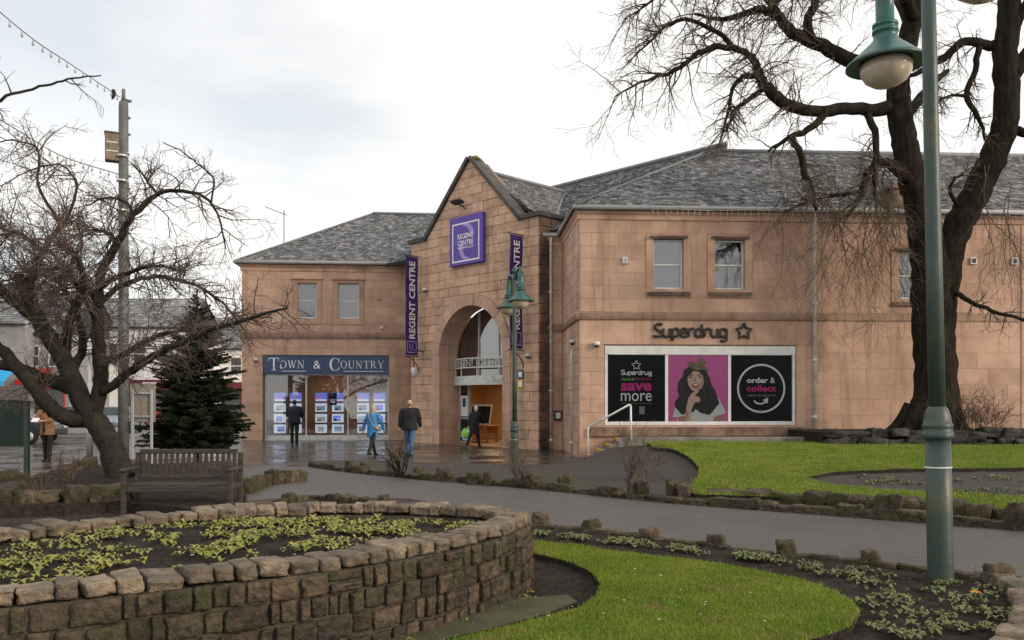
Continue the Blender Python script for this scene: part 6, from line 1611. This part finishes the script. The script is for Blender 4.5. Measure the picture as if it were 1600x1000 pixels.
terrace(290,520,74,'pale building end glimpsed behind the spruce','render_white',6.4,9.6,[(1.5,4.2,.9,1.4),(4.5,4.2,.9,1.4)],[(1,5,0)],'shop_maroon')
def awning(px0, px1, d, z0, z1, mat, label):
    a = (px0-800)/F*d; b = (px1-800)/F*d; o = empty('shop_awning', (a,d,z0), 0, label, 'awning')
    mb = MB(); v = [(0,0,z1-z0),(b-a,0,z1-z0),(b-a,-1.3,0),(0,-1.3,0)]; v += [(x,y+.02,z-.04) for x,y,z in v]; mb.add(v,[(0,1,2,3),(7,6,5,4),(3,2,6,7),(0,3,7,4),(1,5,6,2)]); mb.build('canopy', M[mat], o)
    mb = MB(); mb.box(0,b-a,-1.32,-1.30,-.3,0); mb.build('valance', M[mat], o)
awning(-60,24,57.6,3.1,4.0,'awning_blue','bright blue shop awning at the far left edge')
awning(40,84,59.6,3.2,4.1,'shop_red','red awning over the red shopfront')
def car(loc, rz, mat, label, lights=False):
    o = empty('parked_car', loc, rz, label, 'car'); W_ = .86
    prof = [(-2.1,.35),(-2.15,.7),(-2.0,.95),(-1.5,1.02),(-.9,1.42),(.5,1.45),(1.05,1.0),(1.9,.85),(2.12,.65),(2.12,.35)]
    v = []
    for sgn, k in ((-1,1),(1,1)):
        for x, z in prof: v.append((x, sgn*(W_ if z < 1.05 else W_*.74), z))
    n = len(prof); mb = MB(); mb.add(v, [tuple(range(n)), tuple(range(2*n-1,n-1,-1))]+[(i,i+n,(i+1)%n+n,(i+1)%n) for i in range(n)]); bd_ = mb.build('body', M[mat], o); fix_normals(bd_)
    bv = bd_.modifiers.new('round','BEVEL'); bv.width = .07; bv.segments = 3
    for sgn in (-1,1):
        mb = MB(); mb.add([(-1.25,sgn*.83,1.03),(.85,sgn*.83,1.03),(.42,sgn*.675,1.38),(-.85,sgn*.675,1.38)],[(0,1,2,3)]); mb.build('side_window', M['pane_dark'], o)
        mb = MB(); mb.bbox(2.08,2.15,sgn*.62-.16,sgn*.62+.16,.62,.76,.02); mb.build('headlight', M['lit_lamp'] if lights else M['white_paint'], o)
        mb = MB(); mb.bbox(-2.17,-2.08,sgn*.65-.13,sgn*.65+.13,.68,.9,.02); mb.build('tail_light', M['shop_red'], o)
        for x in (-1.3,1.35):
            mb = MB(); mb.lathe([(.02,-.1),(.31,-.1),(.325,-.06),(.325,.06),(.31,.1),(.02,.1)], 18); wh = mb.build('wheel', M['cloth_black'], o, (x,sgn*.80,.325), (R(90),0,0))
            mb = MB(); mb.lathe([(.02,-.112),(.2,-.112),(.2,.112),(.02,.112)], 12); mb.build('rim', M['grey_metal'], wh)
    mb = MB(); mb.add([(.58,-.62,1.41),(.58,.62,1.41),(1.08,.8,1.02),(1.08,-.8,1.02)],[(0,1,2,3)]); mb.build('windscreen', M['pane_dark'], o)
    return o
pm('lit_lamp', (.9,.9,.85), None, 3, .3, emit=(1,.95,.85), estr=6)
pm('paint_silver', (.36,.38,.42), None, 3, .25, metal=.4); pm('paint_dark', (.015,.017,.02), None, 3, .2); pm('paint_red', (.35,.02,.02), None, 3, .25)
car(at(178,628,47)*Vector((1,1,0)) if False else Vector((at(186,628,46).x,46,0)), R(-78), 'paint_silver', 'silver car with lit headlight behind the grey column', True)
car(Vector((at(112,628,44).x,44,0)), R(8), 'paint_dark', 'dark car on the road behind the crooked tree')
car(Vector((at(8,628,34).x,34,0)), R(4), 'paint_dark', 'black car whose wheel shows below the green board')
car(Vector((at(270,628,58).x,58,0)), R(10), 'paint_red', 'red car parked far off behind the spruce')
